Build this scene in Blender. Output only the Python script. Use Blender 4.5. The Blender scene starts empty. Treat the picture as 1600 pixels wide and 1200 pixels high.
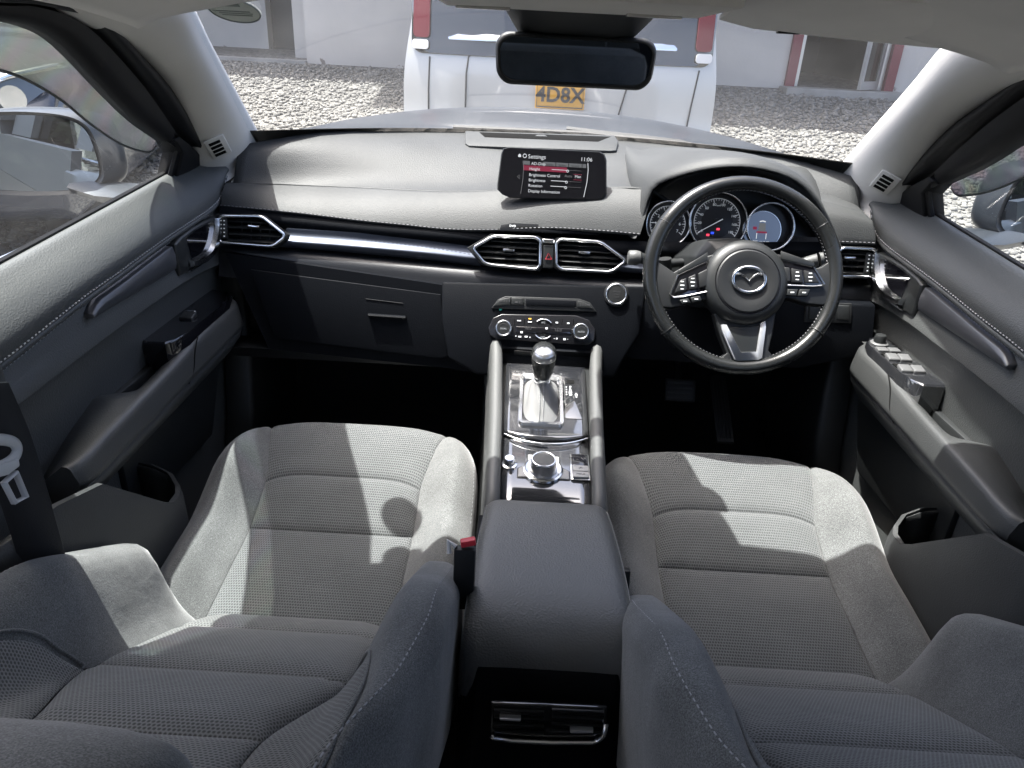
import bpy, bmesh, math, random
from mathutils import Vector as V, Matrix as Mx
import numpy as np
random.seed(7)
S = bpy.context.scene
COL = S.collection
rad = math.radians
# ------------------------------------------------------------------ camera
FPX = 1155.0
YAW, PITCH, ROLL = rad(.4), rad(26.0), rad(3.0)
CAM = V((-.045, 0, 1.45))
_f = V((-math.sin(YAW)*math.cos(PITCH), math.cos(YAW)*math.cos(PITCH), -math.sin(PITCH)))
_r0 = V((math.cos(YAW), math.sin(YAW), 0)); _u0 = _r0.cross(_f)
_r = _r0*math.cos(ROLL) + _u0*math.sin(ROLL)
_u = -_r0*math.sin(ROLL) + _u0*math.cos(ROLL)
cam = bpy.data.cameras.new('camera'); camo = bpy.data.objects.new('camera', cam); COL.objects.link(camo)
camo.matrix_world = Mx(((_r.x, _u.x, -_f.x, CAM.x), (_r.y, _u.y, -_f.y, CAM.y), (_r.z, _u.z, -_f.z, CAM.z), (0, 0, 0, 1)))
cam.sensor_fit = 'HORIZONTAL'; cam.sensor_width = 36; cam.lens = 36*FPX/1600
cam.clip_start = .02; cam.clip_end = 3000
S.camera = camo
# ------------------------------------------------------------------ sky, sun, exposure
SUN = V((-.234, .075, .798)).normalized()
el = math.asin(SUN.z); az = math.atan2(SUN.x, SUN.y)
w = bpy.data.worlds.new('World'); S.world = w; w.use_nodes = True
nt = w.node_tree; bg = nt.nodes['Background']
sk = nt.nodes.new('ShaderNodeTexSky'); sk.sky_type = 'NISHITA'; sk.sun_disc = False
sk.sun_elevation = el; sk.sun_rotation = az; sk.air_density = .5; sk.dust_density = 5.0; sk.ozone_density = .9
nt.links.new(sk.outputs[0], bg.inputs[0]); bg.inputs[1].default_value = .15
sl = bpy.data.lights.new('sun', 'SUN'); sl.energy = 2.9; sl.angle = rad(.55); sl.color = (1, .975, .945)
so = bpy.data.objects.new('sun', sl); COL.objects.link(so); so.location = (-3, 2, 9)
so.rotation_euler = SUN.to_track_quat('Z', 'Y').to_euler()
S.view_settings.view_transform = 'Standard'; S.view_settings.look = 'None'
S.view_settings.exposure = 2.4; S.view_settings.gamma = 1
S.render.engine = 'CYCLES'
cy = S.cycles; cy.use_denoising = True; cy.max_bounces = 10; cy.diffuse_bounces = 5; cy.glossy_bounces = 4
cy.transparent_max_bounces = 16; cy.transmission_bounces = 6; cy.sample_clamp_indirect = 6; cy.caustics_reflective = False; cy.caustics_refractive = False

# ------------------------------------------------------------------ helpers
def at(px, py, x=None, y=None, z=None, pl=None):
    d = _r*((px-800)/FPX) + _u*(-(py-600)/FPX) + _f
    if x is not None: t = (x-CAM.x)/d.x
    elif y is not None: t = y/d.y
    elif z is not None: t = (z-CAM.z)/d.z
    else:
        p0, n = pl; t = (p0-CAM).dot(n)/d.dot(n)
    return CAM + d*t
def lerp(a, b, t): return a+(b-a)*t
def sstep(t):
    t = max(0., min(1., t)); return t*t*(3-2*t)
def interp(pts, t):
    if t <= pts[0][0]: return pts[0][1]
    for (a, b), (c, d) in zip(pts, pts[1:]):
        if t <= c: return lerp(b, d, (t-a)/(c-a))
    return pts[-1][1]
def catmull(pts, n, closed=False):
    pts = [V(p) for p in pts]; N = len(pts); out = []
    rng = N if closed else N-1
    for i in range(rng):
        if closed: p0, p1, p2, p3 = pts[i-1], pts[i], pts[(i+1) % N], pts[(i+2) % N]
        else:
            p1, p2 = pts[i], pts[i+1]
            p0 = pts[i-1] if i else p1*2-p2
            p3 = pts[i+2] if i+2 < N else p2*2-p1
        for k in range(n):
            t = k/n
            out.append(.5*((2*p1)+(-p0+p2)*t+(2*p0-5*p1+4*p2-p3)*t*t+(-p0+3*p1-3*p2+p3)*t**3))
    if not closed: out.append(pts[-1])
    return out
def cinterp(pts, t):   # smooth 1-D
    n = len(pts)
    if t <= pts[0][0]: return pts[0][1]
    if t >= pts[-1][0]: return pts[-1][1]
    for i in range(n-1):
        if t <= pts[i+1][0]: break
    x0, x1 = pts[i][0], pts[i+1][0]; y0, y1 = pts[i][1], pts[i+1][1]
    def sl(j):
        if j == 0: return (pts[1][1]-pts[0][1])/(pts[1][0]-pts[0][0])
        if j == n-1: return (pts[-1][1]-pts[-2][1])/(pts[-1][0]-pts[-2][0])
        return (pts[j+1][1]-pts[j-1][1])/(pts[j+1][0]-pts[j-1][0])
    h = x1-x0; u = (t-x0)/h; m0, m1 = sl(i)*h, sl(i+1)*h
    return (2*u**3-3*u*u+1)*y0+(u**3-2*u*u+u)*m0+(-2*u**3+3*u*u)*y1+(u**3-u*u)*m1

ORG = {}
def empty(name, label, cat, loc=(0, 0, 0), group=None):
    o = bpy.data.objects.new(name, None); COL.objects.link(o); o.location = loc; o.empty_display_size = .05
    o['label'] = label; o['category'] = cat
    if group: o['group'] = group
    ORG[o.name] = V(loc); return o
def tag(o, label, cat, group=None):
    o['label'] = label; o['category'] = cat
    if group: o['group'] = group
    return o
def kind(o, k): o['kind'] = k; return o
def org(p):
    while p is not None:
        if p.name in ORG: return ORG[p.name]
        p = p.parent
    return V((0, 0, 0))
class Fr:                                   # a local frame
    def __init__(s, o, X, Y): s.o = V(o); s.X = V(X).normalized(); s.Z = s.X.cross(V(Y)).normalized(); s.Y = s.Z.cross(s.X)
    def __call__(s, x, y, z=0): return s.o+s.X*x+s.Y*y+s.Z*z
class MB:
    def __init__(s): s.bm = bmesh.new(); s.uv = s.bm.loops.layers.uv.new('m')
    def face(s, vs, uvs=None):
        try: f = s.bm.faces.new(vs)
        except ValueError: return None
        if uvs:
            for l, u in zip(f.loops, uvs): l[s.uv].uv = u
        return f
    def poly(s, pts, uvs=None): return s.face([s.bm.verts.new(p) for p in pts], uvs)
    def prism(s, pts, vec, cap=True):
        vec = V(vec); a = [s.bm.verts.new(V(p)) for p in pts]; b = [s.bm.verts.new(V(p)+vec) for p in pts]; n = len(a)
        for i in range(n): s.face([a[i], a[(i+1) % n], b[(i+1) % n], b[i]])
        if cap: s.face(a[::-1]); s.face(b)
        return s
    def box(s, c, sz, fr=None):
        c = V(c); hx, hy, hz = sz[0]/2, sz[1]/2, sz[2]/2
        P = lambda x, y, z: (fr(c.x+x, c.y+y, c.z+z) if fr else V((c.x+x, c.y+y, c.z+z)))
        up = (fr.Z if fr else V((0, 0, 1)))*sz[2]
        return s.prism([P(-hx, -hy, -hz), P(hx, -hy, -hz), P(hx, hy, -hz), P(-hx, hy, -hz)], up)
    def loft(s, secs, closed=True, caps=True, loop=False):
        R = [[s.bm.verts.new(V(p)) for p in sec] for sec in secs]; n = len(R[0]); m = len(R)
        for i in range(m if loop else m-1):
            A, B = R[i], R[(i+1) % m]
            for j in range(n if closed else n-1): s.face([A[j], A[(j+1) % n], B[(j+1) % n], B[j]])
        if caps and closed and not loop: s.face(R[0][::-1]); s.face(R[-1])
        return s
    def tube(s, path, r, n=8, closed=False, ry=None, up=None):
        path = [V(p) for p in path]; N = len(path); secs = []
        prev = None
        for i, p in enumerate(path):
            a = path[i-1] if (i or closed) else p; b = path[(i+1) % N] if (i < N-1 or closed) else p
            t = (b-a).normalized()
            if up is not None: nrm = V(up)
            elif prev is None: nrm = V((0, 0, 1)) if abs(t.z) < .9 else V((1, 0, 0))
            else: nrm = prev
            nrm = (nrm-t*nrm.dot(t)).normalized(); prev = nrm; bn = t.cross(nrm)
            rr = r[i] if isinstance(r, (list, tuple)) else r
            r2 = rr if ry is None else ry
            secs.append([p+nrm*(rr*math.cos(2*math.pi*k/n))+bn*(r2*math.sin(2*math.pi*k/n)) for k in range(n)])
        return s.loft(secs, loop=closed)
    def lathe(s, prof, fr, n=32, cap=True):  # prof: (r,h) along frame Z
        secs = [[fr(r*math.cos(2*math.pi*k/n), r*math.sin(2*math.pi*k/n), h) for k in range(n)] for r, h in prof]
        return s.loft(secs, caps=cap)
    def grid(s, rows, nu=1, nv=1, uvs=None):
        if nu > 1: rows = [catmull(r, nu) for r in rows]
        if nv > 1:
            cols = [catmull(c, nv) for c in zip(*rows)]; rows = [list(r) for r in zip(*cols)]
        rows = [[V(p) for p in r] for r in rows]
        if uvs is None:
            mid = [r[len(r)//2] for r in rows]; vv = [0]
            for a, b in zip(mid, mid[1:]): vv.append(vv[-1]+(b-a).length)
            uvs = []
            for r, v in zip(rows, vv):
                u = [0]
                for a, b in zip(r, r[1:]): u.append(u[-1]+(b-a).length)
                m = u[len(u)//2]; uvs.append([(q-m, v) for q in u])
        R = [[s.bm.verts.new(p) for p in r] for r in rows]
        for i in range(len(R)-1):
            for j in range(len(R[0])-1):
                s.face([R[i][j], R[i][j+1], R[i+1][j+1], R[i+1][j]], [uvs[i][j], uvs[i][j+1], uvs[i+1][j+1], uvs[i+1][j]])
        return s
    def build(s, name, mat, parent=None, bevel=0, seg=2, smooth=40, solid=0, sub=0, off=-1):
        bm = s.bm; o = org(parent)
        bmesh.ops.remove_doubles(bm, verts=bm.verts, dist=1e-5)
        if o.length: bmesh.ops.translate(bm, verts=bm.verts, vec=-o)
        if not solid: bmesh.ops.recalc_face_normals(bm, faces=bm.faces)
        if bevel:
            es = [e for e in bm.edges if len(e.link_faces) == 2 and e.calc_face_angle(0) > .5]
            bmesh.ops.bevel(bm, geom=es, offset=bevel, segments=seg, affect='EDGES', profile=.5, clamp_overlap=True)
        me = bpy.data.meshes.new(name); bm.to_mesh(me); bm.free()
        me.polygons.foreach_set('use_smooth', [True]*len(me.polygons))
        if smooth < 180: me.set_sharp_from_angle(angle=rad(smooth))
        me.materials.append(mat)
        ob = bpy.data.objects.new(name, me); COL.objects.link(ob)
        if parent is not None: ob.parent = parent
        if solid:
            m = ob.modifiers.new('thickness', 'SOLIDIFY'); m.thickness = solid; m.offset = off
        if sub:
            m = ob.modifiers.new('smooth', 'SUBSURF'); m.levels = sub; m.render_levels = sub
        return ob
def text(body, fr, size, mat, parent, name='lettering', align='CENTER', ext=.0002, shear=0, bold=0):
    c = bpy.data.curves.new(name, 'FONT'); c.body = body; c.size = size; c.align_x = align; c.align_y = 'CENTER'
    c.extrude = ext; c.shear = shear; c.offset = bold; c.resolution_u = 3
    t_ = bpy.data.objects.new(name, c); COL.objects.link(t_); me = bpy.data.meshes.new_from_object(t_); bpy.data.objects.remove(t_); bpy.data.curves.remove(c)
    me.name = name; me.materials.clear(); me.materials.append(mat); p = fr.o-org(parent)
    me.transform(Mx(((fr.X.x, fr.Y.x, fr.Z.x, p.x), (fr.X.y, fr.Y.y, fr.Z.y, p.y), (fr.X.z, fr.Y.z, fr.Z.z, p.z), (0, 0, 0, 1))))
    o = bpy.data.objects.new(name, me); COL.objects.link(o); o.parent = parent
    return o
def copy_part(o, delta, parent=None):
    c = o.copy(); COL.objects.link(c); c.location = o.location+V(delta)
    if parent is not None: c.parent = parent
    return c

# ------------------------------------------------------------------ materials
def mat(name, col, rough=.5, metal=0, bump=None, vary=0, vscale=6, coat=0, spec=.5, sheen=0, emit=None, estr=1, dust=None, rvary=0):
    m = bpy.data.materials.new(name); m.use_nodes = True; N = m.node_tree.nodes; L = m.node_tree.links
    b = N['Principled BSDF']; b.inputs['Base Color'].default_value = (*col, 1); b.inputs['Roughness'].default_value = rough
    b.inputs['Metallic'].default_value = metal; b.inputs['Coat Weight'].default_value = coat; b.inputs['Coat Roughness'].default_value = .05
    b.inputs['Specular IOR Level'].default_value = spec
    if sheen: b.inputs['Sheen Weight'].default_value = sheen; b.inputs['Sheen Roughness'].default_value = .5
    if emit: b.inputs['Emission Color'].default_value = (*emit, 1); b.inputs['Emission Strength'].default_value = estr
    tc = N.new('ShaderNodeTexCoord'); src = None
    if vary or dust or rvary:
        nz = N.new('ShaderNodeTexNoise'); nz.inputs['Scale'].default_value = vscale; nz.inputs['Detail'].default_value = 5
        L.new(tc.outputs['Object'], nz.inputs['Vector'])
    if vary:
        mr = N.new('ShaderNodeMapRange'); mr.inputs['From Min'].default_value = .3; mr.inputs['From Max'].default_value = .7
        mr.inputs['To Min'].default_value = 1-vary; mr.inputs['To Max'].default_value = 1+vary
        L.new(nz.outputs['Fac'], mr.inputs['Value'])
        mx = N.new('ShaderNodeVectorMath'); mx.operation = 'SCALE'; mx.inputs[0].default_value = col
        L.new(mr.outputs[0], mx.inputs['Scale']); L.new(mx.outputs[0], b.inputs['Base Color']); src = mx.outputs[0]
    if rvary:
        mr = N.new('ShaderNodeMapRange'); mr.inputs['From Min'].default_value = .3; mr.inputs['From Max'].default_value = .7
        mr.inputs['To Min'].default_value = max(.02, rough-rvary); mr.inputs['To Max'].default_value = rough+rvary
        L.new(nz.outputs['Fac'], mr.inputs['Value']); L.new(mr.outputs[0], b.inputs['Roughness'])
    if dust:   # (scale, threshold, amount): pale specks lying on the surface
        vz = N.new('ShaderNodeTexNoise'); vz.inputs['Scale'].default_value = dust[0]; vz.inputs['Detail'].default_value = 2
        L.new(tc.outputs['Object'], vz.inputs['Vector'])
        mul = N.new('ShaderNodeMath'); mul.operation = 'MULTIPLY'; L.new(vz.outputs['Fac'], mul.inputs[0]); 
        ad = N.new('ShaderNodeMath'); ad.operation = 'ADD'; ad.inputs[1].default_value = .5; L.new(nz.outputs['Fac'], ad.inputs[0]); L.new(ad.outputs[0], mul.inputs[1])
        mr = N.new('ShaderNodeMapRange'); mr.inputs['From Min'].default_value = dust[1]; mr.inputs['From Max'].default_value = dust[1]+.12
        mr.inputs['To Max'].default_value = dust[2]; L.new(mul.outputs[0], mr.inputs['Value'])
        mx = N.new('ShaderNodeMix'); mx.data_type = 'RGBA'; mx.inputs[6].default_value = (*col, 1); mx.inputs[7].default_value = (.42, .41, .39, 1)
        if src: L.new(src, mx.inputs[6])
        L.new(mr.outputs[0], mx.inputs[0]); L.new(mx.outputs[2], b.inputs['Base Color'])
        m2 = N.new('ShaderNodeMapRange'); m2.inputs['To Min'].default_value = rough; m2.inputs['To Max'].default_value = .7
        L.new(mr.outputs[0], m2.inputs['Value']); L.new(m2.outputs[0], b.inputs['Roughness'])
    if bump:
        kindb, sc, st, dist = bump
        if kindb == 'n':
            t = N.new('ShaderNodeTexNoise'); t.inputs['Scale'].default_value = sc; t.inputs['Detail'].default_value = 3; out = t.outputs['Fac']
        else:
            t = N.new('ShaderNodeTexVoronoi'); t.inputs['Scale'].default_value = sc; t.feature = 'SMOOTH_F1'; out = t.outputs['Distance']
        L.new(tc.outputs['Object'], t.inputs['Vector'])
        bp = N.new('ShaderNodeBump'); bp.inputs['Strength'].default_value = st; bp.inputs['Distance'].default_value = dist
        L.new(out, bp.inputs['Height']); L.new(bp.outputs[0], b.inputs['Normal'])
    return m
def mesh_fabric(name, col, pu, pv, hole=.35, depth=.0012):
    """knitted seat cloth: staggered rows of small sunk cells, laid out in metres"""
    m = mat(name, col, .9, sheen=.25, spec=.2); N = m.node_tree.nodes; L = m.node_tree.links; b = N['Principled BSDF']
    uv = N.new('ShaderNodeUVMap'); uv.uv_map = 'm'; sep = N.new('ShaderNodeSeparateXYZ'); L.new(uv.outputs[0], sep.inputs[0])
    def M(op, a, bb=None, c=None):
        n = N.new('ShaderNodeMath'); n.operation = op
        for i, q in enumerate((a, bb, c)):
            if q is None: continue
            if isinstance(q, (int, float)): n.inputs[i].default_value = q
            else: L.new(q, n.inputs[i])
        return n.outputs[0]
    v = M('DIVIDE', sep.outputs[1], pv); row = M('FLOOR', v); fv = M('SUBTRACT', M('FRACT', v), .5)
    sh = M('MULTIPLY', M('MODULO', row, 2.0), .5)
    u = M('ADD', M('DIVIDE', sep.outputs[0], pu), sh); fu = M('SUBTRACT', M('FRACT', M('ADD', u, 1000.)), .5)
    d = M('SQRT', M('ADD', M('POWER', M('MULTIPLY', fu, 1.0), 2.), M('POWER', M('MULTIPLY', fv, .95), 2.)))
    mr = N.new('ShaderNodeMapRange'); mr.interpolation_type = 'SMOOTHSTEP'; mr.inputs['From Min'].default_value = hole-.14; mr.inputs['From Max'].default_value = hole+.14
    L.new(d, mr.inputs['Value'])
    nz = N.new('ShaderNodeTexNoise'); nz.inputs['Scale'].default_value = 420; tc = N.new('ShaderNodeTexCoord'); L.new(tc.outputs['Object'], nz.inputs['Vector'])
    nz2 = N.new('ShaderNodeTexNoise'); nz2.inputs['Scale'].default_value = 9; nz2.inputs['Detail'].default_value = 4; L.new(tc.outputs['Object'], nz2.inputs['Vector'])
    mx = N.new('ShaderNodeMix'); mx.data_type = 'RGBA'; mx.inputs[6].default_value = tuple(c*.45 for c in col)+(1,); mx.inputs[7].default_value = tuple(c*1.25 for c in col)+(1,)
    L.new(mr.outputs[0], mx.inputs[0])
    hv = M('MULTIPLY', M('ADD', M('MULTIPLY', nz.outputs['Fac'], .5), .75), M('ADD', M('MULTIPLY', nz2.outputs['Fac'], .4), .8))
    sc = N.new('ShaderNodeVectorMath'); sc.operation = 'SCALE'; L.new(mx.outputs[2], sc.inputs[0]); L.new(hv, sc.inputs['Scale'])
    L.new(sc.outputs[0], b.inputs['Base Color'])
    bp = N.new('ShaderNodeBump'); bp.inputs['Strength'].default_value = .8; bp.inputs['Distance'].default_value = depth
    L.new(mr.outputs[0], bp.inputs['Height']); b2 = N.new('ShaderNodeBump'); b2.inputs['Strength'].default_value = .30; b2.inputs['Distance'].default_value = .012; nz3 = N.new('ShaderNodeTexNoise'); nz3.inputs['Scale'].default_value = 11; nz3.inputs['Detail'].default_value = 3; nz3.inputs['Distortion'].default_value = .8; L.new(tc.outputs['Object'], nz3.inputs['Vector']); L.new(nz3.outputs['Fac'], b2.inputs['Height']); L.new(bp.outputs[0], b2.inputs['Normal']); L.new(b2.outputs[0], b.inputs['Normal'])
    return m
def speck_fabric(name, col):
    m = mat(name, col, .95, sheen=.3, spec=.15); N = m.node_tree.nodes; L = m.node_tree.links; b = N['Principled BSDF']
    tc = N.new('ShaderNodeTexCoord')
    def nz(s, d=2):
        n = N.new('ShaderNodeTexNoise'); n.inputs['Scale'].default_value = s; n.inputs['Detail'].default_value = d; L.new(tc.outputs['Object'], n.inputs['Vector']); return n.outputs['Fac']
    def mr(o, a, bb, c, d):
        n = N.new('ShaderNodeMapRange'); 
        for k, q in zip(('From Min', 'From Max', 'To Min', 'To Max'), (a, bb, c, d)): n.inputs[k].default_value = q
        L.new(o, n.inputs['Value']); return n.outputs[0]
    a = mr(nz(700), .35, .65, .6, 1.45); c = mr(nz(11, 5), .3, .7, .8, 1.2); d = mr(nz(420, 1), .62, .74, 0, .55)
    mul = N.new('ShaderNodeMath'); mul.operation = 'MULTIPLY'; L.new(a, mul.inputs[0]); L.new(c, mul.inputs[1])
    ad = N.new('ShaderNodeMath'); ad.operation = 'ADD'; L.new(mul.outputs[0], ad.inputs[0]); L.new(d, ad.inputs[1])
    sc = N.new('ShaderNodeVectorMath'); sc.operation = 'SCALE'; sc.inputs[0].default_value = col; L.new(ad.outputs[0], sc.inputs['Scale'])
    L.new(sc.outputs[0], b.inputs['Base Color'])
    bp = N.new('ShaderNodeBump'); bp.inputs['Strength'].default_value = .35; bp.inputs['Distance'].default_value = .001
    L.new(nz(500), bp.inputs['Height']); b2 = N.new('ShaderNodeBump'); b2.inputs['Strength'].default_value = .22; b2.inputs['Distance'].default_value = .014; L.new(nz(13, 3), b2.inputs['Height']); L.new(bp.outputs[0], b2.inputs['Normal']); L.new(b2.outputs[0], b.inputs['Normal'])
    return m
def glass(name, tint=(1, 1, 1), refl=1.0, haze=.03, film=False, rough=0.0):
    """a thin pane: clear with a Fresnel reflection and a little dust film"""
    m = bpy.data.materials.new(name); m.use_nodes = True; N = m.node_tree.nodes; L = m.node_tree.links; N.clear()
    out = N.new('ShaderNodeOutputMaterial'); tr = N.new('ShaderNodeBsdfTransparent'); tr.inputs[0].default_value = (*tint, 1)
    gl = N.new('ShaderNodeBsdfGlossy'); gl.inputs['Roughness'].default_value = rough
    df = N.new('ShaderNodeBsdfTranslucent'); df.inputs[0].default_value = (.8, .8, .78, 1)
    fr = N.new('ShaderNodeFresnel'); fr.inputs['IOR'].default_value = 1.5
    geo = N.new('ShaderNodeNewGeometry')
    # keep the same reflectance from both sides of the single sheet
    inv = N.new('ShaderNodeMath'); inv.operation = 'MULTIPLY_ADD'; inv.inputs[1].default_value = (1/1.5-1.5); inv.inputs[2].default_value = 1.5
    L.new(geo.outputs['Backfacing'], inv.inputs[0])
    ior = N.new('ShaderNodeMath'); ior.operation = 'ADD'; ior.inputs[1].default_value = 0; 
    fr.inputs['IOR'].default_value = 1.5
    lw = N.new('ShaderNodeLayerWeight'); lw.inputs['Blend'].default_value = .5
    p5 = N.new('ShaderNodeMath'); p5.operation = 'POWER'; p5.inputs[1].default_value = 4.; L.new(lw.outputs['Facing'], p5.inputs[0])
    ma = N.new('ShaderNodeMath'); ma.operation = 'MULTIPLY_ADD'; ma.inputs[1].default_value = .8*refl; ma.inputs[2].default_value = .05*refl; L.new(p5.outputs[0], ma.inputs[0])
    m1 = N.new('ShaderNodeMixShader'); L.new(tr.outputs[0], m1.inputs[1]); L.new(df.outputs[0], m1.inputs[2])
    tc = N.new('ShaderNodeTexCoord'); nz = N.new('ShaderNodeTexNoise'); nz.inputs['Scale'].default_value = 5; nz.inputs['Detail'].default_value = 6; L.new(tc.outputs['Object'], nz.inputs['Vector'])
    hz = N.new('ShaderNodeMath'); hz.operation = 'MULTIPLY'; hz.inputs[1].default_value = 2*haze; L.new(nz.outputs['Fac'], hz.inputs[0]); L.new(hz.outputs[0], m1.inputs[0])
    m2 = N.new('ShaderNodeMixShader'); L.new(ma.outputs[0], m2.inputs[0]); L.new(m1.outputs[0], m2.inputs[1]); L.new(gl.outputs[0], m2.inputs[2])
    L.new(m2.outputs[0], out.inputs[0])
    if film:   # smoked plastic shows stress colours
        n2 = N.new('ShaderNodeTexNoise'); n2.inputs['Scale'].default_value = 5; n2.inputs['Detail'].default_value = 1; n2.inputs['Distortion'].default_value = 1.5
        L.new(tc.outputs['Object'], n2.inputs['Vector'])
        hs = N.new('ShaderNodeCombineColor'); hs.mode = 'HSV'; hs.inputs[1].default_value = .10; hs.inputs[2].default_value = tint[1]
        k = N.new('ShaderNodeMath'); k.operation = 'MULTIPLY'; k.inputs[1].default_value = 3.2; L.new(n2.outputs['Fac'], k.inputs[0])
        fc = N.new('ShaderNodeMath'); fc.operation = 'FRACT'; L.new(k.outputs[0], fc.inputs[0]); L.new(fc.outputs[0], hs.inputs[0]); L.new(hs.outputs[0], tr.inputs[0])
    return m
M = {}
M['dash'] = mat('soft dash grain', (.040, .042, .0425), .58, spec=.35, bump=('v', 520, .35, .0012), vary=.16, vscale=7)
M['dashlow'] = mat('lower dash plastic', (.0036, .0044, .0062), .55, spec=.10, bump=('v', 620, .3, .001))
M['pad'] = mat('door pad grain', (.066, .069, .068), .5, bump=('v', 420, .4, .0012), vary=.12, vscale=4)
M['lid'] = mat('armrest leatherette', (.104, .107, .106), .40, bump=('v', 420, .45, .0014), vary=.06, vscale=4)
M['black'] = mat('matt black plastic', (.011, .012, .013), .5, bump=('n', 700, .15, .0006))
M['dark'] = mat('dark grey plastic', (.016, .0175, .018), .45, bump=('n', 600, .2, .0006))
M['railp'] = mat('console rail vinyl', (.075, .077, .076), .5, bump=('v', 500, .35, .001))
M['gloss'] = mat('piano black', (.016, .017, .020), .07, coat=1, spec=1, dust=(900, .52, .10), vscale=14)
M['gloss'].node_tree.nodes['Principled BSDF'].inputs['Coat IOR'].default_value = 2.0
M['glossclean'] = mat('gloss black', (.006, .006, .008), .08, coat=1)
M['chrome'] = mat('satin chrome', (.78, .79, .80), .18, metal=1, rvary=.05, vscale=30)
M['silver'] = mat('silver paint', (.55, .56, .58), .3, metal=.45)
M['satin'] = mat('dark satin trim', (.055, .062, .08), .46, metal=.8, rvary=.06, vscale=20)
M['pillar'] = mat('pale grey trim cloth', (.78, .76, .72), .8, bump=('n', 500, .3, .0008), vary=.03, vscale=5)
M['roof'] = mat('headliner cloth', (.86, .84, .81), .95, bump=('n', 420, .4, .001), vary=.04, vscale=8)
M['seatmesh'] = mesh_fabric('knit seat cloth', (.106, .111, .112), .0043, .0056, depth=.0008)
M['seatmesh2'] = mesh_fabric('dark knit cloth', (.138, .141, .139), .0046, .0042, depth=.0006)
M['seatplain'] = speck_fabric('plain seat cloth', (.108, .111, .110))
M['thread'] = mat('grey thread', (.36, .36, .37), .8)
M['threaddark'] = mat('dark thread', (.16, .16, .17), .8)
M['leather'] = mat('wheel leather', (.015, .016, .016), .26, bump=('v', 700, .2, .0008), rvary=.08, vscale=9)
M['boot'] = mat('gaiter leather', (.20, .20, .20), .42, bump=('v', 600, .3, .001))
M['carpet'] = mat('carpet', (.010, .011, .012), 1, bump=('n', 300, .8, .004))
M['rubber'] = mat('rubber', (.02, .02, .02), .6)
M['seal'] = mat('door seal rubber', (.009, .009, .010), .5, spec=.2)
M['sash'] = mat('black sash paint', (.008, .008, .009), .55, spec=.2)
M['white'] = mat('glowing white print', (.78, .79, .8), .5, emit=(.8, .85, .9), estr=.045)  # faint glow added so marks and numerals show in shade
M['red'] = mat('red plastic', (.55, .03, .05), .35)
M['pale'] = mat('pale plastic', (.62, .62, .62), .45)
M['webbing'] = mat('belt webbing', (.030, .030, .032), .7, bump=('n', 500, .4, .0008))
M['mirror'] = mat('mirror', (.86, .88, .9), .01, metal=1)
M['dimmirror'] = mat('dimming mirror', (.30, .33, .36), .02, metal=1)
M['glass'] = glass('windscreen glass', (.91, .94, .93), .45, .012)
M['sideglass'] = glass('side glass', (.86, .91, .90), .28, .010)
M['visor'] = glass('smoked visor', (.42, .42, .43), .7, .05, film=True)
M['rear'] = glass('rear glass', (.80, .84, .83), .6, .012)
M['tint'] = glass('privacy glass', (.22, .24, .25), 1, .02)
def emis(n, c, s=1): return mat(n, (0, 0, 0), .4, emit=c, estr=s)
M['scr'] = emis('screen text', (.85, .88, .92), .17)
M['scrdim'] = emis('screen grey', (.5, .5, .52), .06)
M['scrtab'] = emis('screen tab', (.5, .52, .55), .05)
M['scrred'] = emis('screen red', (.45, .03, .09), .10)
M['scrbg'] = mat('screen', (.004, .004, .006), .12, coat=.4, emit=(.01, .02, .05), estr=.3)
M['lcd'] = mat('meter display', (.02, .02, .03), .3, emit=(.22, .30, .48), estr=.085)
M['warnred'] = emis('warning red', (1, .06, .12), .3)
M['warnblue'] = emis('warning blue', (.03, .08, 1), .3)
M['amber'] = emis('amber lamp', (1, .55, .08), .5)
M['dial'] = mat('dial black', (.012, .012, .014), .35)
M['dialgrey'] = mat('dial grey', (.045, .045, .048), .4)
M['dashlip'] = mat('lip vinyl', (.022, .023, .026), .40, bump=('v', 560, .3, .001))
M['glossdark'] = mat('panel black', (.012, .012, .014), .25)
M['keyp2'] = mat('pale switch plastic', (.34, .34, .34), .4)
M['satinknob'] = mat('satin knob metal', (.50, .50, .51), .28, metal=.9)
M['redlens'] = mat('red button', (.65, .04, .06), .35)
# ------------------------------------------------------------------ yard
def zg(y): return .148*max(0, min(y, 8.7)-2.0)
YARD = mat('crushed stone bed', (.21, .20, .185), .95)
def _yard():
    N = YARD.node_tree.nodes; L = YARD.node_tree.links; b = N['Principled BSDF']
    tc = N.new('ShaderNodeTexCoord'); vo = N.new('ShaderNodeTexVoronoi'); vo.inputs['Scale'].default_value = 24
    L.new(tc.outputs['Object'], vo.inputs['Vector'])
    cr = N.new('ShaderNodeValToRGB'); cr.color_ramp.elements[0].color = (.09, .088, .083, 1); cr.color_ramp.elements[1].color = (.19, .183, .17, 1)
    sp = N.new('ShaderNodeSeparateColor'); L.new(vo.outputs['Color'], sp.inputs[0]); L.new(sp.outputs[0], cr.inputs[0]); L.new(cr.outputs[0], b.inputs['Base Color'])
    bp = N.new('ShaderNodeBump'); bp.inputs['Distance'].default_value = .03; bp.invert = True; L.new(vo.outputs['Distance'], bp.inputs['Height']); L.new(bp.outputs[0], b.inputs['Normal'])
_yard()
g = MB(); ys = [-400, -30, 0, 1, 2, 3, 5, 7, 8.7, 12, 40, 400]; xs = [-400, -40, -8, -3, 0, 3, 8, 40, 400]
g.grid([[V((x, y, zg(y))) for x in xs] for y in ys]); kind(g.build('ground', YARD), 'structure')
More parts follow.
